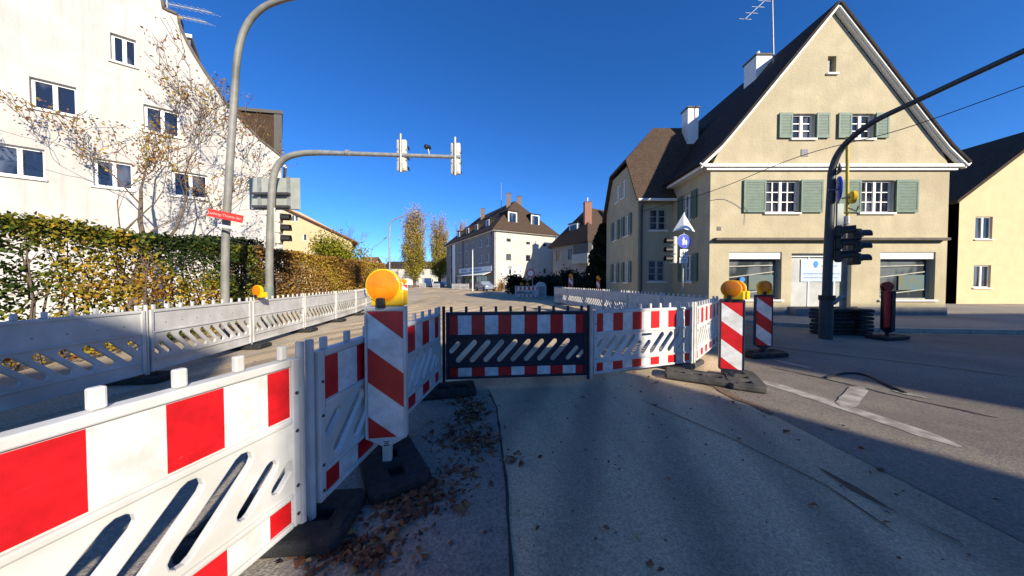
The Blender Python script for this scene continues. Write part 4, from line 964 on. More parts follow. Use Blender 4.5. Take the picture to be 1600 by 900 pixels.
beacon_set(BD, W(935, 440, 17.5).x, 17.5, 0.45, R(-60), 'far dark red beacon at the foot of the dark conifer', 'far amber lamp at the foot of the dark conifer')
beacon_set(BW, W(632, 440, 14.5).x, 14.5, 0.25, R(20), 'small red and white beacon showing right of the big left lamp', 'small orange lamp right of the big left lamp')
LP.put('amber warning lamp with yellow box on top of the white fence by the hedge', (W(405, 470, 6.25).x, 6.25, 1.06), R(-12), gLa)
LP.put('small orange lamp on the white fence just left of the big left lamp', (W(577, 446, 13.2).x, 13.2, 1.15), R(-20), gLa)
for px, py, lb in ((815, 446, 'tiny amber lamp left on the far red and white barrier'), (824, 448, 'tiny amber lamp right on the far red and white barrier')):
    q_ = W(px, py, 25.8); LP.put(lb, (q_.x, 25.9 if px < 820 else 25.6, 1.07), R(10), gLa)
FT.put('black rubber foot plate under the joint of the two near left panels', (-1.30, 1.62, 0.009), R(4), gFo)
FT.put('black rubber foot plate under the foremost left beacon, leaves around it', (-0.93, 2.20, 0.009), R(-56), gFo)
FT.put('black rubber foot plate under the left end of the navy panel', (-0.86, 3.62, 0.009), R(12), gFo)
FD.put('dusty rubber foot plate with open hole in the sun left of the right beacon', (2.62, 4.13, 0.013), R(-30), gFo)
FD.put('dusty rubber foot plate under the sunlit right beacon', (3.17, 4.0, 0.013), R(62), gFo)
FD.put('dusty rubber foot plate under the joint of the two right panels', (2.80, 4.78, 0.013), R(40), gFo)
FT.put('black rubber foot plate under the shaded right beacon', (4.68, 5.48, 0.013), R(10), gFo)
FT.put('black rubber foot plate under the edge-on beacon by the plate stack', (p.x, p.y, 0.013), R(12), gFo)
for i, a in enumerate(LF[1:6]):
    FT.put('black rubber foot plate at the %s joint of the white hedge fence from the viewer' % ordn[i], (a.x - 0.12, a.y, 0.009), R(6), gFo)
for i, a in enumerate(RF[1:4]):
    FT.put('black rubber foot plate at the %s joint of the grey right fence from the beacons' % ordn[i], (a.x + 0.1, a.y, 0.013), R(-4), gFo)
# stack of rubber plates
gS = 'stacked black rubber plates at the arched pole'
rr = random.Random(11)
for s, (xx, nm) in enumerate(((8.46, 'left'), (9.09, 'right'))):
    for k in range(7):
        FT.put('black rubber plate, %s from the bottom of the %s stack by the arched pole' % (ordn[k], nm), (xx + rr.uniform(-.012, .012), 7.75 + 0.12 * s + rr.uniform(-.03, .03), 0.012 + 0.098 * k), R(rr.uniform(-3, 3) + 90 * s), gS)

# ================================================================== POLES, SIGNALS, SIGNS
def arc_path(pts, n=6):   # Catmull-Rom through points
    P = [Vector(p) for p in pts]; P = [P[0] * 2 - P[1]] + P + [P[-1] * 2 - P[-2]]; out = []
    for i in range(1, len(P) - 2):
        for k in range(n):
            t = k / n; a, b, c, d = P[i - 1:i + 3]
            out.append(0.5 * ((2 * b) + (c - a) * t + (2 * a - 5 * b + 4 * c - d) * t * t + (3 * b - a - 3 * c + d) * t ** 3))
    out.append(P[-2]); return out
def street_lamp(label, base, path, r0, r1, m, head=True, name='street_lamp'):
    t = thing(name, label, 'street lamp', base)
    P = arc_path(path); n = len(P)
    MB().tube(P, [r0 + (r1 - r0) * i / (n - 1) for i in range(n)], 12).build('pole', m, t, smooth=True)
    if head:
        e, d = P[-1], (P[-1] - P[-2]).normalized(); q = d.cross(Vector((0, 0, 1))).normalized(); u = q.cross(d)
        h = MB()
        def ring(a, w_, z0, z1): c = e + d * a; return [c - q * w_ + u * z0, c + q * w_ + u * z0, c + q * w_ * 0.6 + u * z1, c - q * w_ * 0.6 + u * z1]
        R0, R1, R2 = ring(-0.05, 0.06, -0.04, 0.06), ring(0.3, 0.16, -0.06, 0.10), ring(0.75, 0.08, -0.03, 0.04)
        for A_, B_ in ((R0, R1), (R1, R2)): h.hexa([A_[0], A_[1], B_[1], B_[0], A_[3], A_[2], B_[2], B_[3]])
        h.build('lamp_head', M['galv'], t)
    return t
YL = 6.3
lb = W(350, 440, YL); Xl = lb.x
street_lamp('tall grey street lamp with an arched top behind the white hedge fence', (Xl, YL, 0),
            [(Xl, YL, 0), W(352, 400, YL), W(357, 290, YL), W(365, 170, YL), W(371, 90, YL), W(383, 45, YL), W(406, 16, YL), W(440, 0, YL), W(500, -12, YL)], 0.075, 0.05, M['grey_pole'])
tc_ = thing('street_sign', 'tilted red street sign with pale lettering on the arched street lamp', 'sign', W(357, 340, YL))
a, b = W(330, 333, 6.1), W(383, 344, 6.25)
def slab(a, b, h, th, m, name, parent, off=0.0):
    a, b = Vector(a), Vector(b); d = (b - a).normalized(); n = Vector((d.y, -d.x, 0)).normalized(); up = n.cross(d) if n.cross(d).z > 0 else d.cross(n)
    p = [a - up * h/2 + n * off, b - up * h/2 + n * off, b - up * h/2 + n * (off + th), a - up * h/2 + n * (off + th)]
    return MB().hexa(p + [x + up * h for x in p]).build(name, m, parent), d, n, up
pl_, d_, n_, up_ = slab(a, b, 0.155, 0.02, M['sign_red'], 'sign_plate', tc_, 0.07)
def text_obj(txt, size, m, parent, o, d, n, up, name='lettering'):
    cu = bpy.data.curves.new(name, 'FONT'); cu.body = txt; cu.size = size; cu.align_x = 'CENTER'; cu.align_y = 'CENTER'; cu.extrude = 0.001
    to = bpy.data.objects.new('tmp', cu); C.objects.link(to); dg = bpy.context.evaluated_depsgraph_get(); dg.update()
    me = bpy.data.meshes.new_from_object(to.evaluated_get(dg)); bpy.data.objects.remove(to); bpy.data.curves.remove(cu)
    me.transform(world_matrix(parent).inverted() @ Matrix(((d.x, up.x, n.x, o.x), (d.y, up.y, n.y, o.y), (d.z, up.z, n.z, o.z), (0, 0, 0, 1))))
    me.materials.clear(); me.materials.append(m)
    ob = bpy.data.objects.new(name, me); C.objects.link(ob); ob.parent = parent; return ob
text_obj('Ludwig-Thoma-Str.', 0.076, M['red_faded'], pl_, (a + b) / 2 + n_ * 0.0925, d_, n_, up_)
slab(W(345, 353, 6.15), W(369, 357, 6.2), 0.05, 0.012, M['sign_white'], 'sub_plate', tc_, 0.07)
MB().tube([W(354, 338, YL) + Vector((0, -0.0, 0)), W(354, 338, YL) + n_ * 0.1], 0.02).box(Xl - 0.03, Xl + 0.09, YL - 0.1, YL + 0.1, 2.78, 2.81).build('clamp', M['galv'], tc_)

YT = 8.2
Xt = W(420, 440, YT).x
tm = thing('signal_mast', 'grey traffic signal mast with a long arm reaching over the road at left', 'signal mast', (Xt, YT, 0))
pth = arc_path([(Xt, YT, 0), W(421, 400, YT), W(424, 320, YT), W(426, 285, YT), W(432, 262, YT), W(446, 247, YT), W(470, 240, YT), W(500, 238.5, YT)])
MB().tube(pth, [0.095 - 0.02 * i / (len(pth) - 1) for i in range(len(pth))], 14).build('pole', M['grey_pole'], tm, smooth=True)
MB().tube([(Xt, YT, 0), (Xt, YT, 1.25)], 0.115, 14).build('pole_base', M['pole_green'], tm, smooth=True)
armA, armB = W(498, 238.5, YT), W(719, 245.5, YT + 0.15)
MB().tube([armA, armA.lerp(armB, 0.2), armB], [0.075, 0.06, 0.05], 12).build('arm', M['galv'], tm, smooth=True)
MB().tube([W(541, 239, YT), W(546, 239, YT)], 0.085, 12).build('coupling', M['galv'], tm)
dt = thing('traffic_detector', 'small dark round detector on a stub above the signal arm', 'detector', W(669, 240, YT + .1))
MB().tube([W(671, 243, YT + .1), W(669, 233, YT + .1)], 0.02, 8).build('bracket', M['galv'], dt)
MB().revolve([(0.04, -0.1), (0.065, -0.05), (0.065, 0.06), (0.05, 0.09)], W(668, 230, YT + .1), (-0.5, -0.75, -0.1), 14).build('lens_barrel', M['black_plastic'], dt, smooth=True)
def make_signal(m_body, label, loc, rot, group=None, visor='black_plastic', bracket=True):
    """three-aspect head facing local -Y, centre at loc"""
    t = thing('traffic_signal', label, 'traffic signal', loc, rot, group)
    Mx = world_matrix(t)
    def add(mb, name, m, par, **k):
        mb.v = [tuple(Mx @ Vector(p)) for p in mb.v]; return mb.build(name, m, par, **k)
    bd = MB()
    for k in (-1, 0, 1):
        bd.box(-0.135, 0.135, -0.03, 0.09, k * 0.295 - 0.142, k * 0.295 + 0.142)
    bd.box(-0.10, 0.10, 0.0, 0.11, -0.40, 0.40)
    h = add(bd, 'housing', m_body, t, bevel=0.03)
    if bracket: add(MB().tube([(0, 0.13, -0.5), (0, 0.13, 0.56)], 0.035, 8), 'mounting_tube', M['galv'], t)
    for k, c in ((1, (0.05, 0.004, 0.003)), (0, (0.05, 0.03, 0.004)), (-1, (0.004, 0.035, 0.02))):
        z = k * 0.295
        vz = MB(); n = 12
        ring = []
        for j in range(n + 1):
            an = R(-20) + R(220) * j / n; ring.append((math.cos(an), math.sin(an)))
        for (c0, s0), (c1, s1) in zip(ring[:-1], ring[1:]):
            for ra, rb in ((0.115, 0.122),):
                vz.hexa([(c0 * ra, -0.03, z + s0 * ra), (c1 * ra, -0.03, z + s1 * ra), (c1 * rb, -0.03, z + s1 * rb), (c0 * rb, -0.03, z + s0 * rb),
                         (c0 * ra, -0.24, z + s0 * ra), (c1 * ra, -0.24, z + s1 * ra), (c1 * rb, -0.24, z + s1 * rb), (c0 * rb, -0.24, z + s0 * rb)])
        v_ = add(vz, 'visor', M[visor], t)
        ml = bpy.data.materials.get('unlit_lens_%d' % k) or mat('unlit_lens_%d' % k, c, rough=0.15)
        add(MB().revolve([(0.11, 0.0), (0.09, 0.02), (0.03, 0.03)], (0, -0.032, z), (0, -1, 0), 20), 'lens', ml, v_, smooth=True)
    return t
gT = 'traffic signals hanging from the left mast arm'
for px, lbq in ((627, 'pale traffic signal seen from behind, inner one on the mast arm'), (711.5, 'pale traffic signal seen from behind, at the tip of the mast arm')):
    q_ = W(px, 242 if px < 650 else 247, YT + (0.1 if px < 650 else 0.15)); make_signal(M['signal_beige'], lbq, (q_.x, q_.y - 0.13 + 0.22, q_.z), R(180), gT)
q_ = W(438, 357, YT); make_signal(M['signal_beige'], 'pale traffic signal seen from its side on the left mast pole, below the sign', (q_.x, q_.y, q_.z), R(110))
# big direction sign seen from the back
bsn = thing('direction_sign', 'large grey direction sign seen from behind on the left signal mast', 'sign', W(424, 300, YT + 0.25))
YS = YT + 0.28
sb = MB()
for x0, x1 in ((390, 404.5), (408.5, 421), (424, 449.5), (454, 466.5)):
    a_, b_ = W(x0, 327, YS), W(x1, 278, YS); sb.box(a_.x, b_.x, YS, YS + 0.03, a_.z, b_.z)
a_, b_ = W(389.5, 327.5, YS), W(467, 277.5, YS); sb.box(a_.x, b_.x, YS + 0.032, YS + 0.05, a_.z, b_.z)
sb.build('sign_panel', M['sign_back'], bsn, bevel=0.006)
rl_ = MB()
for x0 in (404.5, 449.8): a_, b_ = W(x0, 328, YS), W(x0 + 4, 277, YS); rl_.box(a_.x, b_.x, YS - 0.04, YS + 0.03, a_.z, b_.z)
rl_.build('rib', M['galv'], bsn)
br = MB()
for yy in (304, 324): a_, b_ = W(400, yy + 2, YS), W(456, yy - 1.5, YS); br.box(a_.x, b_.x, YS - 0.14, YS - 0.042, a_.z, b_.z)
br.build('bracket', M['dark_metal'], bsn)
# arched dark pole at the right with its arm coming over the crossing
Xp, Yp = W(1292, 440, 7.1).x, 7.1
zc = CAM_H + 0.0
pm = thing('arched_mast', 'dark arched traffic mast in front of the cream house', 'signal mast', (Xp, Yp, 0))
zA = 4.85
pp = arc_path([(Xp, Yp, 0), (Xp + 0.02, Yp, 2.2), (Xp + 0.05, Yp, 3.6), (Xp + 0.06, Yp - 0.02, 4.15), (Xp + 0.08, Yp - 0.22, 4.55), (Xp + 0.1, Yp - 0.7, 4.8), (Xp + 0.1, Yp - 1.4, zA), (Xp + 0.1, Yp - 2.6, zA + 0.03), (Xp + 0.1, Yp - 4.2, zA + 0.05)])
MB().tube(pp, [0.092 - 0.056 * i / (len(pp) - 1) for i in range(len(pp))], 14).build('pole', M['dark_pole'], pm, smooth=True)
MB().tube([(Xp, Yp, 0), (Xp, Yp, 0.95)], 0.125, 14).build('pole_base', M['dark_pole'], pm, smooth=True)
MB().revolve([(0.15, 0), (0.15, 0.12)], (Xp + 0.01, Yp, 0.95), (0, 0, 1), 14).build('collar', M['black_plastic'], pm)
gD = 'dark traffic signals at the right mast'
q_ = W(1313, 381, Yp - 0.05); make_signal(M['black_plastic'], 'dark traffic signal next to the arched mast, left one of the pair', (q_.x, q_.y, q_.z), R(38), gD, bracket=False)
q_ = W(1337, 386, Yp + 0.1); make_signal(M['black_plastic'], 'dark traffic signal with visors pointing right, right one of the pair', (q_.x, q_.y, q_.z), R(78), gD, bracket=False)
# temporary pole: yellow upper tube, steel lower tube, strut
tp_ = thing('temporary_pole', 'temporary pole with yellow upper tube standing in the rubber plate stack', 'pole', (W(1322, 440, 7.75).x, 7.75, 0))
MB().tube([W(1324, 345, 7.75), W(1324, 214, 7.75)], 0.035, 10).build('upper_tube', M['yellow_paint'], tp_, smooth=True)
MB().tube([W(1317, 500, 7.75), W(1322, 345, 7.75)], 0.06, 10).build('lower_tube', M['grey_pole'], tp_, smooth=True)
MB().tube([W(1316, 462, 7.72), W(1302, 474, 7.6)], 0.05, 8).build('strut', M['grey_pole'], tp_)
MB().tube([W(1322, 350, 7.75), W(1322, 338, 7.75)], 0.075, 10).build('clamp', M['galv'], tp_)
# signs on the arched mast
sgn = thing('blue_sign', 'blue sign bundle seen edge-on on the arched mast', 'sign', W(1310, 300, Yp - 0.1))
c_ = W(1310, 296, Yp - 0.1)
MB().revolve([(0.30, -0.012), (0.30, 0.012)], c_, (0.80, -0.6, 0), 24).build('sign_disc', M['sign_blue'], sgn)
MB().tube([c_ + Vector((-0.2, 0.04, 0)), c_], 0.02, 6).build('bracket', M['galv'], sgn)
MB().box(c_.x - 0.03, c_.x + 0.12, c_.y - 0.02, c_.y + 0.02, c_.z - 0.85, c_.z - 0.34).build('sub_plate', M['sign_back'], sgn)
MB().revolve([(0.16, -0.012), (0.16, 0.012)], c_ + Vector((0.01, 0, 0.46)), (0.85, -0.5, 0), 3).build('upper_plate', M['dark_pole'], sgn)
yl = thing('yellow_lamp', 'yellow round signal lamp on a small bracket at the yellow pole', 'lamp', W(1333, 308, 7.6))
c_ = W(1333, 308, 7.6)
MB().revolve([(0.13, -0.06), (0.16, -0.03), (0.16, 0.03), (0.12, 0.05)], c_, (0.85, -0.5, 0), 20).build('lamp_housing', M['lamp_yellow'], yl, smooth=True)
MB().tube([c_ + Vector((-0.18, 0.1, 0)), c_], 0.02, 6).build('bracket', M['galv'], yl)
MB().tube([W(1326, 325, 7.6), W(1338, 330, 7.6), W(1342, 322, 7.6)], 0.018, 6).build('cable_hook', M['cable'], yl)

# pedestrian sign pole
YP = 9.6
sp_ = thing('sign_pole', 'thin steel sign pole in front of the cream house wing', 'pole', (W(1066, 440, YP).x, YP, 0))
Xs = W(1066, 440, YP).x
MB().tube([(Xs, YP, 0), (Xs + 0.03, YP, 3.66)], 0.03, 10).build('tube', M['galv'], sp_, smooth=True)
def sign_group(label, px, py, cat='sign', name='sign'): return thing(name, label, cat, W(px, py, YP - 0.05))
ts = sign_group('folded white triangular sign seen from behind at the top of the sign pole', 1068, 348, name='triangle_sign')
ap, bl, br_, mid = W(1068.5, 333, YP - .06), W(1051, 362, YP - .02), W(1086, 362, YP - .02), W(1068.5, 357.5, YP - 0.24)
MB().prism([ap, bl, mid], (0, 0.015, 0)).prism([ap, mid, br_], (0, 0.015, 0)).build('plate', M['sign_white'], ts)
ps = sign_group('round blue pedestrian sign with white adult and child on the sign pole', 1069, 377, name='pedestrian_sign')
c_ = W(1069, 377, YP - 0.06); rs = 11.2 / F_PX * YP * 0.93
dsc = MB().revolve([(rs, -0.008), (rs, 0.008)], c_, (0, -1, 0), 32).build('disc', M['sign_blue'], ps)
MB().revolve([(rs * 1.04, 0.0), (rs * 1.04, 0.006)], c_ + Vector((0, 0.012, 0)), (0, -1, 0), 32).build('rim', M['sign_white'], ps)
fg = MB()
def poly2(pts, s=rs, yoff=-0.0115): fg.prism([c_ + Vector((x * s * 0.72, yoff, z * s * 0.76)) for x, z in pts], (0, 0.002, 0))
def disc2(x, z, r_): poly2([(x + r_ * math.cos(i * math.pi / 6), z + r_ * math.sin(i * math.pi / 6)) for i in range(12)])
disc2(-0.15, 0.62, 0.15)
poly2([(-0.36, 0.42), (0.04, 0.42), (0.06, -0.1), (0.0, -0.75), (-0.12, -0.75), (-0.16, -0.15), (-0.2, -0.15), (-0.3, -0.75), (-0.42, -0.75), (-0.34, -0.05), (-0.40, 0.05)])
poly2([(0.04, 0.36), (0.30, -0.02), (0.24, -0.08), (0.03, 0.2)])
disc2(0.40, 0.12, 0.12)
poly2([(0.24, -0.03), (0.54, -0.03), (0.60, -0.45), (0.5, -0.45), (0.52, -0.75), (0.42, -0.75), (0.39, -0.5), (0.35, -0.75), (0.25, -0.75), (0.28, -0.45), (0.2, -0.45)])
fg.build('pictogram', M['sign_white'], dsc)
s1 = sign_group('small white plate with a bicycle symbol below the blue sign', 1069, 395, name='supplementary_plate')
a_, b_ = W(1062.5, 401, YP - .05), W(1075, 389.5, YP - .05)
pl1 = MB().box(a_.x, b_.x, YP - 0.06, YP - 0.05, a_.z, b_.z).build('plate', M['sign_white'], s1)
bk = MB(); cc_ = (a_ + b_) / 2
for s in (-1, 1):
    rg = [cc_ + Vector((s * 0.062 + 0.036 * math.cos(i * math.pi / 6), -0.013, -0.03 + 0.036 * math.sin(i * math.pi / 6))) for i in range(13)]; bk.tube(rg, 0.006, 5)
F = lambda x, z: cc_ + Vector((x, -0.013, z))
bk.tube([F(-0.062, -0.03), F(-0.03, 0.035), F(0.035, 0.035), F(0.0, -0.03), F(-0.062, -0.03)], 0.006, 5).tube([F(0.062, -0.03), F(0.03, 0.06), F(0.05, 0.065)], 0.006, 5).tube([F(-0.05, 0.05), F(-0.015, 0.05)], 0.008, 5).tube([F(0.0, -0.03), F(-0.035, 0.05)], 0.006, 5)
bk.build('bicycle_symbol', M['black_paint'], pl1)
s2 = sign_group('lowest small white plate with black word on the sign pole', 1068, 406, name='supplementary_plate')
a_, b_ = W(1061.5, 411, YP - .05), W(1074.5, 402.5, YP - .05)
pl2 = MB().box(a_.x, b_.x, YP - 0.06, YP - 0.05, a_.z, b_.z).build('plate', M['sign_white'], s2)
text_obj('frei', 0.13, M['black_paint'], pl2, (a_ + b_) / 2 + Vector((0, -0.012, 0.01)), Vector((1, 0, 0)), Vector((0, -1, 0)), Vector((0, 0, 1)))
q_ = W(1051, 391, YP + 0.05); make_signal(M['signal_beige'], 'pale-backed traffic signal facing left on the sign pole', (q_.x, q_.y, q_.z), R(-95), bracket=False)

# far street lamps, no-entry sign, other far signs
def far_lamp(label, px, Y, py_top, px_head, py_head):
    b_ = W(px, 440, Y); top_ = W(px, py_top + 22, Y)
    street_lamp(label, (b_.x, Y, 0), [(b_.x, Y, 0), (b_.x, Y, 3), top_, W(px + 3, py_top + 9, Y), W(px + 14, py_top + 2, Y), W(px_head, py_head, Y)], 0.08, 0.05, M['galv'])
far_lamp('distant arched street lamp left of the big poplar', 609, 27, 338, 642, 334)
far_lamp('farthest small arched street lamp by the bare tree', 580, 55, 378, 600, 374)
ne = thing('no_entry_sign', 'round white sign with red ring on a pole before the dark hedge', 'sign', (W(832, 440, 26).x, 26, 0))
MB().tube([(W(832, 440, 26).x, 26, 0), W(832, 408, 26)], 0.04, 8).build('pole', M['galv'], ne)
c_ = W(829, 427, 25.9); MB().revolve([(0.38, -0.01), (0.38, 0.01)], c_, (-0.2, -1, 0), 24).build('disc', M['sign_red'], ne)
MB().revolve([(0.27, 0.011), (0.27, 0.02)], c_, (-0.2, -1, 0), 24).build('disc_centre', M['sign_white'], ne)
fs = thing('far_signal', 'small dark signal on a grey pole before the sunlit wall of the apartment block', 'traffic signal', (W(797, 440, 40).x, 40, 0))
MB().tube([(W(797, 440, 40).x, 40, 0), W(797, 416, 40)], 0.05, 8).build('pole', M['galv'], fs)
c_ = W(797, 424, 39.9); MB().box(c_.x - 0.15, c_.x + 0.15, 39.75, 39.95, c_.z - 0.4, c_.z + 0.25).build('housing', M['black_plastic'], fs, bevel=0.03)
MB().revolve([(0.3, -0.01), (0.3, 0.01)], W(797, 418, 39.9), (0, -1, 0), 20).build('disc', M['sign_back'], fs)
lpole = thing('lamp_pole', 'pale slim pole standing before the shop awning', 'pole', (W(738.5, 440, 44).x, 44, 0))
MB().tube([(W(738.5, 440, 44).x, 44, 0), W(738.5, 391, 44)], [0.09, 0.06], 8).build('tube', M['sign_white'], lpole)
MB().revolve([(0.11, 0), (0.05, 0.15)], W(738.5, 391, 44), (0, 0, 1), 10).build('cap', M['galv'], lpole)
# pale rounded portable cabinet beside far barrier
cb = thing('site_cabinet', 'pale rounded plastic site cabinet beside the far red and white barrier', 'cabinet', (W(846, 440, 25).x, 25, 0))
xc = W(846, 440, 25).x
MB().prism([(xc - 0.42, 25, 0)] + [(xc - 0.42 * math.cos(i * math.pi / 10), 25, 0.95 + 0.42 * math.sin(i * math.pi / 10)) for i in range(11)] + [(xc + 0.42, 25, 0)], (0, 0.9, 0)).build('shell', M['old_plastic'], cb, bevel=0.03)
MB().box(xc - 0.3, xc + 0.3, 24.97, 24.995, 0.1, 1.0).build('door', M['sign_back'], cb)
# cable drum by the shop
dx = G(735, 452); cdm = thing('cable_drum', 'wooden cable drum standing on edge before the shop windows', 'cable drum', (dx.x, dx.y, 0))
for k in (-0.35, 0.35): MB().revolve([(0.6, -0.03), (0.6, 0.03)], (dx.x + k * 0.4, dx.y + k, 0.6), (0.4, 1, 0), 24).build('flange', M['wood'], cdm)
MB().revolve([(0.33, -0.33), (0.33, 0.33)], (dx.x, dx.y, 0.6), (0.4, 1, 0), 20).build('cable_roll', M['cable'], cdm)
# overhead cable
cbp = arc_path([W(1000, 331, 14.0), W(1111, 299, 11.0), W(1253, 243, 9.6), W(1409, 202, 8.4), W(1640, 120, 6.8)])
tag(MB().tube(cbp, 0.012, 6).build('overhead_cable', M['cable']), 'thin dark overhead cable rising rightwards across the cream gable front', 'cable')
# hose/cable on the asphalt at right
tag(MB().tube(arc_path([G(1290, 590, .02), G(1320, 583, .02), G(1352, 586, .02), G(1385, 601, .02), G(1415, 614, .02)]), 0.016, 6).build('loose_cable', M['cable']), 'loose black cable looping on the dark asphalt at right', 'cable')

# ================================================================== VEHICLES (far)
def vehicle(label, loc, rot, prof, wins_, wid, m, name, cat, wheels, L_):
    t = thing(name, label, cat, loc, rot); Mx = world_matrix(t)
    def T(mb, n_, mm, par=t, **k): mb.v = [tuple(Mx @ Vector(p)) for p in mb.v]; return mb.build(n_, mm, par, **k)
    b_ = T(MB().prism([(x, -wid/2, z) for x, z in prof], (0, wid, 0)), 'body', m, bevel=0.08, seg=3)
    for wp in wins_:
        T(MB().prism([(x, -wid/2 - 0.012, z) for x, z in wp], (0, wid + 0.024, 0)), 'window', M['glass'])
    fx = prof[-2][0] if False else max(p_[0] for p_ in prof)
    for s in (-1, 1):
        T(MB().box(fx - 0.06, fx + 0.015, s * (wid/2 - 0.25) - 0.12, s * (wid/2 - 0.25) + 0.12, 0.65, 0.8), 'headlight', M['sign_white'])
    for x in wheels:
        for s in (-1, 1):
            w_ = T(MB().revolve([(0.30, -0.1), (0.33, -0.06), (0.33, 0.06), (0.30, 0.1)], (x, s * (wid/2 - 0.06), 0.33), (0, s, 0), 18), 'wheel', M['tyre'])
            T(MB().revolve([(0.19, 0.1), (0.17, 0.11)], (x, s * (wid/2 - 0.06), 0.33), (0, s, 0), 14), 'rim', M['galv'], w_)
    return t
VAN = ([(-2.6, 0.35), (2.5, 0.35), (2.6, 0.8), (2.4, 1.15), (1.7, 1.35), (1.25, 2.2), (0.9, 2.35), (-2.45, 2.35), (-2.6, 2.2)], [[(0.75, 1.35), (1.6, 1.35), (1.2, 2.1), (0.75, 2.1)]], 1.95, (-1.6, 1.7))
CAR = ([(-2.1, 0.32), (2.1, 0.32), (2.15, 0.65), (1.9, 0.88), (1.0, 0.98), (0.35, 1.42), (-1.1, 1.46), (-1.8, 1.05), (-2.12, 0.95)], [[(0.75, 1.0), (0.25, 1.36), (-0.35, 1.38), (-0.35, 1.0)], [(-0.42, 1.0), (-0.42, 1.38), (-1.05, 1.38), (-1.55, 1.03)]], 1.75, (-1.3, 1.35))
p = W(640, 430, 92); vehicle('white van parked below the left of the big poplar', (p.x, 92, 0), R(188), VAN[0], VAN[1], VAN[2], M['car_white'], 'parked_van', 'van', VAN[3], 5)
p = W(667, 430, 80); vehicle('white van parked between the two poplars', (p.x, 80, 0), R(-65), VAN[0], VAN[1], VAN[2], M['car_white'], 'parked_van', 'van', VAN[3], 5)
p = W(692, 430, 86); vehicle('white car parked just left of the apartment block corner', (p.x, 86, 0), R(-40), CAR[0], CAR[1], CAR[2], M['car_white'], 'parked_car', 'car', CAR[3], 4)
p = G(757, 455); vehicle('slate blue car parked before the apartment block corner', (p.x, p.y + 1, 0), R(-62), CAR[0], CAR[1], CAR[2], M['car_blue'], 'parked_car', 'car', CAR[3], 4)
p = W(682, 430, 74); vehicle('slate grey car parked beside the road below the right poplar', (p.x, 76, 0), R(-60), CAR[0], CAR[1], CAR[2], M['car_blue'], 'parked_car', 'car', CAR[3], 4)

# ================================================================== TREES, HEDGES, LEAVES
M['lf_hedge'] = leaf_mat('hedge_leaves', [(0.0, (0.025, 0.045, 0.010)), (0.3, (0.07, 0.11, 0.016)), (0.52, (0.24, 0.22, 0.02)), (0.75, (0.48, 0.31, 0.025)), (1.0, (0.26, 0.10, 0.03))])
M['lf_beech'] = leaf_mat('beech_leaves', [(0.0, (0.06, 0.036, 0.016)), (0.35, (0.18, 0.095, 0.032)), (0.65, (0.36, 0.20, 0.035)), (1.0, (0.40, 0.30, 0.04))])
M['lf_lime'] = leaf_mat('yellow_green_leaves', [(0.0, (0.07, 0.10, 0.012)), (0.5, (0.22, 0.24, 0.02)), (1.0, (0.42, 0.36, 0.03))])
M['lf_poplar'] = leaf_mat('poplar_leaves', [(0.0, (0.14, 0.15, 0.016)), (0.45, (0.34, 0.28, 0.03)), (0.72, (0.44, 0.30, 0.08)), (1.0, (0.42, 0.28, 0.19))])
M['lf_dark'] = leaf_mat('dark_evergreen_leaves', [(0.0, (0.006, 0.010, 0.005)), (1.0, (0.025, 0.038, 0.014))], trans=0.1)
M['lf_shrub'] = leaf_mat('autumn_shrub_leaves', [(0.0, (0.20, 0.07, 0.035)), (0.45, (0.30, 0.14, 0.06)), (0.7, (0.30, 0.24, 0.03)), (1.0, (0.50, 0.33, 0.03))])
M['lf_dry'] = leaf_mat('dry_fallen_leaves', [(0.0, (0.07, 0.03, 0.018)), (0.5, (0.19, 0.08, 0.04)), (0.8, (0.30, 0.15, 0.06)), (1.0, (0.45, 0.32, 0.09))], trans=0.0)
def grow(mb, tips, p, d, length, rad, depth, rng, spread=0.6, up=0.15, nseg=3, kids=(2, 3), shrink=0.72, crook=0.18):
    path = [p.copy()]; rads = [rad]
    for i in range(nseg):
        d = (d + Vector((rng.gauss(0, crook), rng.gauss(0, crook), rng.gauss(0, crook * 0.6) + up * 0.3))).normalized()
        p = p + d * (length / nseg); path.append(p.copy()); rads.append(rad * (1 - 0.4 * (i + 1) / nseg))
        if depth <= 1: tips.append((p.copy(), d.copy()))
    mb.tube(path, [max(q, 0.008) for q in rads], 8 if rad > 0.04 else (5 if rad > 0.012 else 3), cap=False)
    if depth <= 0: return
    for k in range(rng.randint(*kids)):
        a = Vector((rng.gauss(0, 1), rng.gauss(0, 1), rng.gauss(0, 1))); a = (a - d * a.dot(d)).normalized()
        nd = (d + a * rng.uniform(spread * 0.6, spread * 1.3) + Vector((0, 0, up))).normalized()
        st = path[-1] if k == 0 else path[rng.randint(max(1, nseg - 1), nseg)]
        grow(mb, tips, st, nd, length * rng.uniform(shrink * 0.85, shrink * 1.15), rads[-1] * (0.8 if k == 0 else 0.66), depth - 1, rng, spread, up, nseg, kids, shrink, crook)
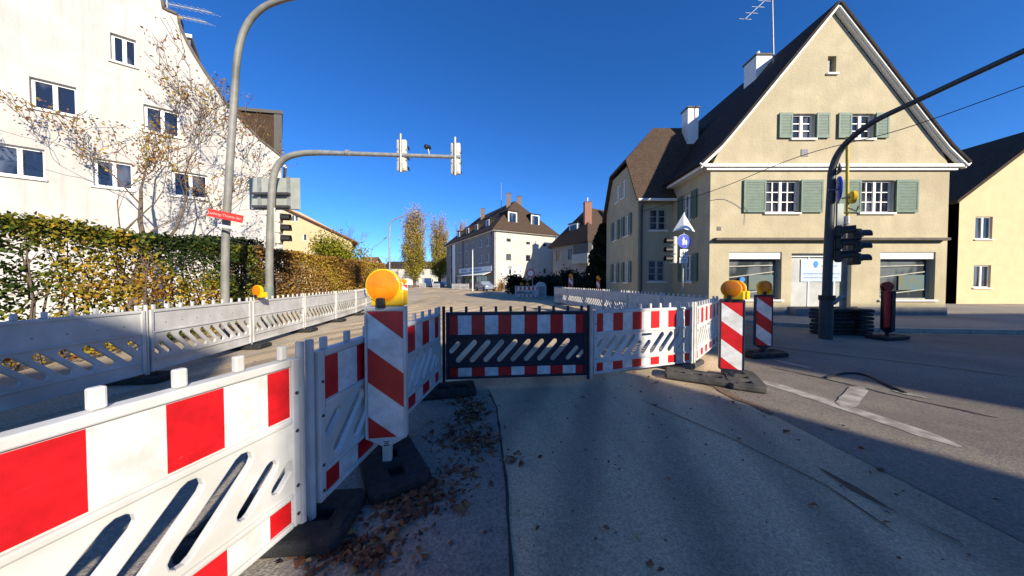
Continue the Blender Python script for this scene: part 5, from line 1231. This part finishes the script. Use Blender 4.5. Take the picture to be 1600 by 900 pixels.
def tree(name, label, cat, base, height, rad, depth, seed, leafmat=None, nleaf=4, lsize=0.07, lspread=0.12, first=0.3, lean=(0, 0), stems=1, spread=0.6, up=0.15, tint=None, group=None, kids=(2, 3), crook=0.18):
    rng = random.Random(seed); t = thing(name, label, cat, base, 0, group); mb = MB(); tips = []
    for s in range(stems):
        d = Vector((lean[0] + (rng.uniform(-.35, .35) if stems > 1 else 0), lean[1] + (rng.uniform(-.35, .35) if stems > 1 else 0), 1)).normalized()
        grow(mb, tips, Vector(base), d, height * first, rad, depth, rng, spread, up, 3, kids, 0.76, crook)
    mb.build('trunk', M['bark'], t, smooth=True)
    if leafmat and tips:
        nr = np.random.default_rng(seed); T_ = np.array([p for p, d in tips]); T_ = np.repeat(T_, nleaf, 0)
        P = T_ + nr.normal(0, lspread, T_.shape)
        tn = tint(P, nr) if tint else None
        leaves('crown', P, lsize, M[leafmat], t, tn, seed=seed)
    return t
# autumn tree in front of the white gable
tree('autumn_tree', 'crooked small tree with sparse red and yellow leaves before the white gable', 'tree', (W(193, 440, 9.7).x, 9.7, 0), 11.8, 0.15, 7, 21, 'lf_shrub', 1, 0.10, 0.12, first=0.25, lean=(-0.16, 0.02), spread=0.55, up=0.24, crook=0.24, kids=(2, 3))
tree('autumn_tree', 'thinner second tree with sparse red leaves at the far left before the white gable', 'tree', (W(252, 440, 9.4).x, 9.4, 0), 7.9, 0.10, 6, 5, 'lf_shrub', 2, 0.085, 0.12, first=0.27, lean=(0.02, 0), spread=0.50, up=0.26, crook=0.2)
# hedges
def hedge(name, label, x0, x1, y0, y1, h, lm, n, size, tint, seed, gap=0.0, bulge=0.12):
    nr = np.random.default_rng(seed)
    u = nr.uniform(0, 1, (n, 3)); P = np.empty((n, 3))
    P[:, 1] = y0 + (y1 - y0) * u[:, 1]
    q = nr.uniform(0, 1, n) ** 2.2              # near the road face
    P[:, 0] = x1 - (x1 - x0) * q
    P[:, 2] = 0.08 + (h - 0.08) * u[:, 2]
    tp = nr.uniform(0, 1, n) < 0.22             # a leafy top
    P[tp, 2] = h - np.abs(nr.normal(0, 0.10, tp.sum())); P[tp, 0] = nr.uniform(x0, x1, tp.sum())
    l = lump(P, 2.3, seed); P[:, 0] += (l - 0.5) * bulge * 2; 
    l2 = lump(P[:, [1, 2, 0]] * 1.0, 1.7, seed + 2); P[:, 2] += (l2 - 0.5) * 0.16 * (P[:, 2] / h)
    P += nr.normal(0, 0.03, P.shape)
    if gap:
        g = lump(P[:, [2, 1, 0]], 4.3, seed + 5) + nr.normal(0, 0.15, n); keep = (g > gap) | (P[:, 2] > h * 0.8); P = P[keep]
    t = thing(name, label, 'hedge', ((x0 + x1) / 2, (y0 + y1) / 2, 0))
    leaves('foliage', P, size, M[lm], t, tint(P, nr), seed=seed)
    st = MB(); rg = random.Random(seed)
    y = y0 + 0.2
    while y < y1:
        for k in range(2):
            a = Vector((rg.uniform(x0 + 0.2, x1 - 0.15), y + rg.uniform(-.2, .2), 0)); pth_ = [a]
            for s in range(4): pth_.append(pth_[-1] + Vector((rg.gauss(0, 0.08), rg.gauss(0, 0.12), h * 0.23)))
            st.tube(pth_, [0.022, 0.018, 0.013, 0.009, 0.005], 5, cap=False)
            for s in range(4):
                b_ = pth_[rg.randint(1, 3)]; st.tube([b_, b_ + Vector((rg.uniform(-.3, .35), rg.uniform(-.3, .3), rg.uniform(.15, .5)))], [0.009, 0.003], 4, cap=False)
        y += 0.3
    st.build('stem', M['bark'], t)
    return t
def t_green(P, nr):
    h = P[:, 2] / 2.4; l = lump(P, 1.3, 3); l2 = lump(P[:, [1, 2, 0]], 3.1, 1)
    return np.clip(0.75 - 0.42 * h ** 1.8 + (l - 0.5) * 0.95 + (l2 - 0.5) * 0.5 + nr.normal(0, 0.14, len(P)), 0, 1)
def t_beech(P, nr):
    l = lump(P, 1.1, 9); return np.clip(0.42 + (l - 0.5) * 0.9 + 0.18 * (P[:, 1] - 9) / 9 + nr.normal(0, 0.16, len(P)), 0, 1)
hedge('mixed_hedge', 'green and yellow autumn hedge with gaps behind the near white fence', -8.7, -7.55, 1.5, 8.9, 2.42, 'lf_hedge', 38000, 0.074, t_green, 31, gap=0.36)
hedge('beech_hedge', 'dense brown beech hedge behind the far part of the white fence', -8.9, -7.5, 8.6, 17.6, 2.45, 'lf_beech', 44000, 0.076, t_beech, 33)
hedge('conifer_hedge', 'short dark green clipped shrub between the two hedges behind the signal mast', -9.6, -8.0, 8.3, 9.6, 2.7, 'lf_dark', 5000, 0.08, lambda P, nr: nr.uniform(0, 1, len(P)), 37)
def bush(name, label, cat, c, r, n, lm, size, seed, tint=None, group=None, stem=True):
    nr = np.random.default_rng(seed); t = thing(name, label, cat, (c[0], c[1], 0), 0, group)
    k = 14; cen = nr.normal(0, 0.42, (k, 3)); cen[:, 2] = np.abs(cen[:, 2]) * 1.1
    P = cen[nr.integers(0, k, n)] + nr.normal(0, 0.24, (n, 3)); P = P * np.array(r) + np.array([c[0], c[1], c[2]])
    P = P[P[:, 2] > 0.03]
    leaves('foliage', P, size, M[lm], t, tint(P, nr) if tint else None, seed=seed)
    if stem:
        sm = MB(); rg = random.Random(seed)
        for k in range(7): sm.tube([(c[0] + rg.uniform(-.1, .1), c[1] + rg.uniform(-.1, .1), 0), (c[0] + rg.uniform(-.5, .5) * r[0], c[1] + rg.uniform(-.5, .5) * r[1], c[2] + r[2] * rg.uniform(0.2, 0.9))], [0.03, 0.008], 5, cap=False)
        sm.build('stem', M['bark'], t)
    return t
bush('yellow_shrub', 'tall yellow-green shrub rising above the brown hedge before the apricot house', 'shrub', (W(527, 440, 19.5).x, 19.5, 2.3), (1.5, 1.1, 1.9), 9000, 'lf_lime', 0.13, 41)
bush('yellow_shrub', 'small yellow-green shrub at the far end of the brown hedge', 'shrub', (W(565, 440, 24).x, 24, 1.0), (1.5, 1.1, 1.2), 4000, 'lf_lime', 0.13, 43)
# poplars
def poplar(label, px, Y, py_top, wpx_, seed, group):
    b_ = W(px, 440, Y); H_ = W(px, py_top, Y).z; rw_ = wpx_ / F_PX * Y / 2
    rng = random.Random(seed); nr = np.random.default_rng(seed)
    t = thing('poplar', label, 'tree', (b_.x, Y, 0), 0, group); mb = MB()
    mb.tube([(b_.x, Y, 0), (b_.x, Y, H_ * 0.5), (b_.x, Y, H_ * 0.93)], [0.45, 0.28, 0.05], 8, cap=False)
    P = []
    for k in range(150):
        z0 = H_ * rng.uniform(0.06, 0.8); an = rng.uniform(0, 6.283); f = z0 / H_
        reach = rw_ * (0.9 if f < 0.55 else 0.9 - 0.5 * (f - 0.55)) * 1.22 * rng.uniform(0.45, 1.0)
        l = H_ * rng.uniform(0.14, 0.26); q0 = Vector((b_.x, Y, z0)); ex = Vector((math.cos(an), math.sin(an), 0))
        q1 = q0 + ex * reach * 0.75 + Vector((0, 0, l * 0.4)); q2 = q0 + ex * reach + Vector((0, 0, l)); q2.z = min(q2.z, H_)
        mb.tube([q0, q1, q2], [0.06, 0.04, 0.012], 4, cap=False)
        m_ = int(max(6, 150 * (1.15 - f * 1.10)))
        for i in range(m_):
            s = rng.uniform(0.2, 1.05); c_ = q0.lerp(q1, s * 2) if s < 0.5 else q1.lerp(q2, s * 2 - 1)
            P.append((c_.x + rng.gauss(0, 0.35), c_.y + rng.gauss(0, 0.35), c_.z + rng.gauss(0, 0.5)))
    mb.build('trunk', M['bark'], t)
    P = np.array(P); f = P[:, 2] / H_
    leaves('crown', P, 0.30, M['lf_poplar'], t, np.clip(0.15 + f * 0.75 + nr.normal(0, 0.16, len(P)), 0, 1), seed=seed)
gP = 'poplars at the end of the street'
poplar('biggest yellow-topped columnar poplar, leftmost at the end of the street', 648, 70, 322, 37, 51, gP)
poplar('slimmer columnar poplar in the middle of the row beside the apartment block', 687, 84, 336, 31, 52, gP)
poplar('bare-topped poplar half hidden behind the apartment block roof', 721, 104, 346, 24, 53, gP)
# bare trees
tree('bare_tree', 'bare spreading tree behind the far end of the hedge', 'tree', (W(604, 440, 46).x, 46, 0), 6.6, 0.2, 5, 61, None, first=0.3, stems=2, spread=0.75, up=0.12)
tree('bare_tree', 'bare thin tree behind the apricot house', 'tree', (W(546, 440, 42).x, 42, 0), 9.5, 0.18, 6, 62, None, first=0.3, spread=0.5, up=0.25)
# dark conifer and bushes on the right side of the street
def conifer(label, x, y, h, rw_, n, seed, name='conifer'):
    nr = np.random.default_rng(seed); t = thing(name, label, 'tree', (x, y, 0)); f = nr.uniform(0, 1, n) ** 0.8
    an = nr.uniform(0, 6.283, n); rad = rw_ * np.clip(1.05 - f, 0.02, 1) ** 0.6 * (0.75 + 0.25 * np.sin(an * 5 + f * 30)) * nr.uniform(0.3, 1, n) ** 0.4
    P = np.stack([x + rad * np.cos(an), y + rad * np.sin(an), 0.1 + f * h - 0.15 * rad], 1)
    MB().tube([(x, y, 0), (x, y, h * 0.95)], [0.16, 0.02], 7).build('trunk', M['bark'], t)
    leaves('crown', P, 0.20, M['lf_dark'], t, seed=seed)
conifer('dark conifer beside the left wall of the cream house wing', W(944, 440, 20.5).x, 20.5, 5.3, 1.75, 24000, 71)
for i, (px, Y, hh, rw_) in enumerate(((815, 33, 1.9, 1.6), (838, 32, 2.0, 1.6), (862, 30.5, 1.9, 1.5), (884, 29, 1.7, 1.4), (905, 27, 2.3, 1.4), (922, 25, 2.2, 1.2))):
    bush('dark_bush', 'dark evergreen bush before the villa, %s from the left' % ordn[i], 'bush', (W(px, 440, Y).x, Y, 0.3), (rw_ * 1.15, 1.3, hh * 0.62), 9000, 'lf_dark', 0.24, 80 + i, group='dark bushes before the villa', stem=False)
bush('brown_bush', 'small reddish bush at the foot of the apartment block', 'bush', (W(783, 440, 42).x, 42, 0.2), (0.9, 0.8, 1.2), 1500, 'lf_shrub', 0.14, 95, stem=False)
# far greenery round the horizon
rg = random.Random(99)
for i, (x, y, h, rr_) in enumerate(((-70, 118, 8, 6), (-52, 130, 9, 7), (-38, 135, 8, 6), (28, 42, 8, 3.2), (40, 34, 9, 3.5), (52, 28, 8, 3.5))):
    wl = ['wide far tree left of the distant low block', 'tall far tree behind the distant low block', 'far tree right behind the distant low block', 'leafy tree beyond the ochre house, farthest back', 'leafy tree beyond the ochre house', 'leafy tree at the far right edge of the street'][i]
    nr = np.random.default_rng(200 + i); t = thing('leafy_tree', wl, 'tree', (x, y, 0))
    MB().tube([(x, y, 0), (x + 0.2, y, h * 0.5), (x, y, h * 0.8)], [0.3, 0.2, 0.05], 7).build('trunk', M['bark'], t)
    cen = nr.normal(0, 0.45, (24, 3)); P = cen[nr.integers(0, 24, 5000)] + nr.normal(0, 0.2, (5000, 3)); P = P * np.array([rr_, rr_, h * 0.36]) + np.array([x, y, h * 0.62])
    P = P[P[:, 2] > 1.2]; leaves('crown', P, 0.4, M['lf_poplar'], t, nr.uniform(0, 0.7, len(P)), seed=i)
# fallen leaves
nr = np.random.default_rng(5); LP_ = []
for px, py, n, sx, sy in ((735, 650, 320, .10, .16), (745, 690, 260, .10, .12), (700, 690, 90, .10, .10), (650, 775, 240, .12, .07), (620, 800, 110, .12, .08), (560, 870, 220, .12, .05), (520, 850, 50, .06, .05), (720, 740, 90, .12, .10), (690, 790, 60, .14, .06), (800, 718, 30, .06, .05), (725, 628, 90, .14, .08), (600, 840, 70, .2, .1)):
    c = G(px, py); LP_.append(np.stack([nr.normal(c.x, sx, n), nr.normal(c.y, sy, n), np.abs(nr.normal(0.018, 0.007, n))], 1))
n = 130; LP_.append(np.stack([nr.uniform(-1.1, 3.2, n), nr.uniform(1.0, 6.0, n), np.full(n, 0.018)], 1))
n = 160; LP_.append(np.stack([nr.uniform(-5, -1.4, n), nr.uniform(3.0, 9.0, n), np.full(n, 0.014)], 1))
LP_ = np.concatenate(LP_)
o = leaves('fallen_leaves', LP_, np.clip(nr.gamma(5, 0.0075, len(LP_)), 0.015, 0.075), M['lf_dry'], None, np.clip(np.abs(nr.normal(0.35, 0.28, len(LP_))), 0, 1), flat=True, seed=77)
o['kind'] = 'stuff'
st = MB(); rg = random.Random(8)
for k in range(220):
    x, y = rg.uniform(-1.1, 2.6), rg.uniform(1.1, 5.0); s = rg.uniform(0.003, 0.008)
    if k % 3 == 0: x, y = rg.gauss(2.75, 0.15), rg.uniform(3.0, 4.4)
    st.hexa([(x - s, y - s, 0.01), (x + s, y - s * .7, 0.01), (x + s * .8, y + s, 0.01), (x - s, y + s * .8, 0.01), (x - s * .6, y - s * .5, 0.01 + s), (x + s * .6, y - s * .5, 0.012 + s), (x + s * .5, y + s * .5, 0.01 + s), (x - s * .5, y + s * .6, 0.01 + s * .8)])
o = st.build('gravel', M['rust_earth']); o['kind'] = 'stuff'
for o in list(bpy.data.objects):
    if o.type == 'EMPTY' and o.get('label') == 'x': bpy.data.objects.remove(o)
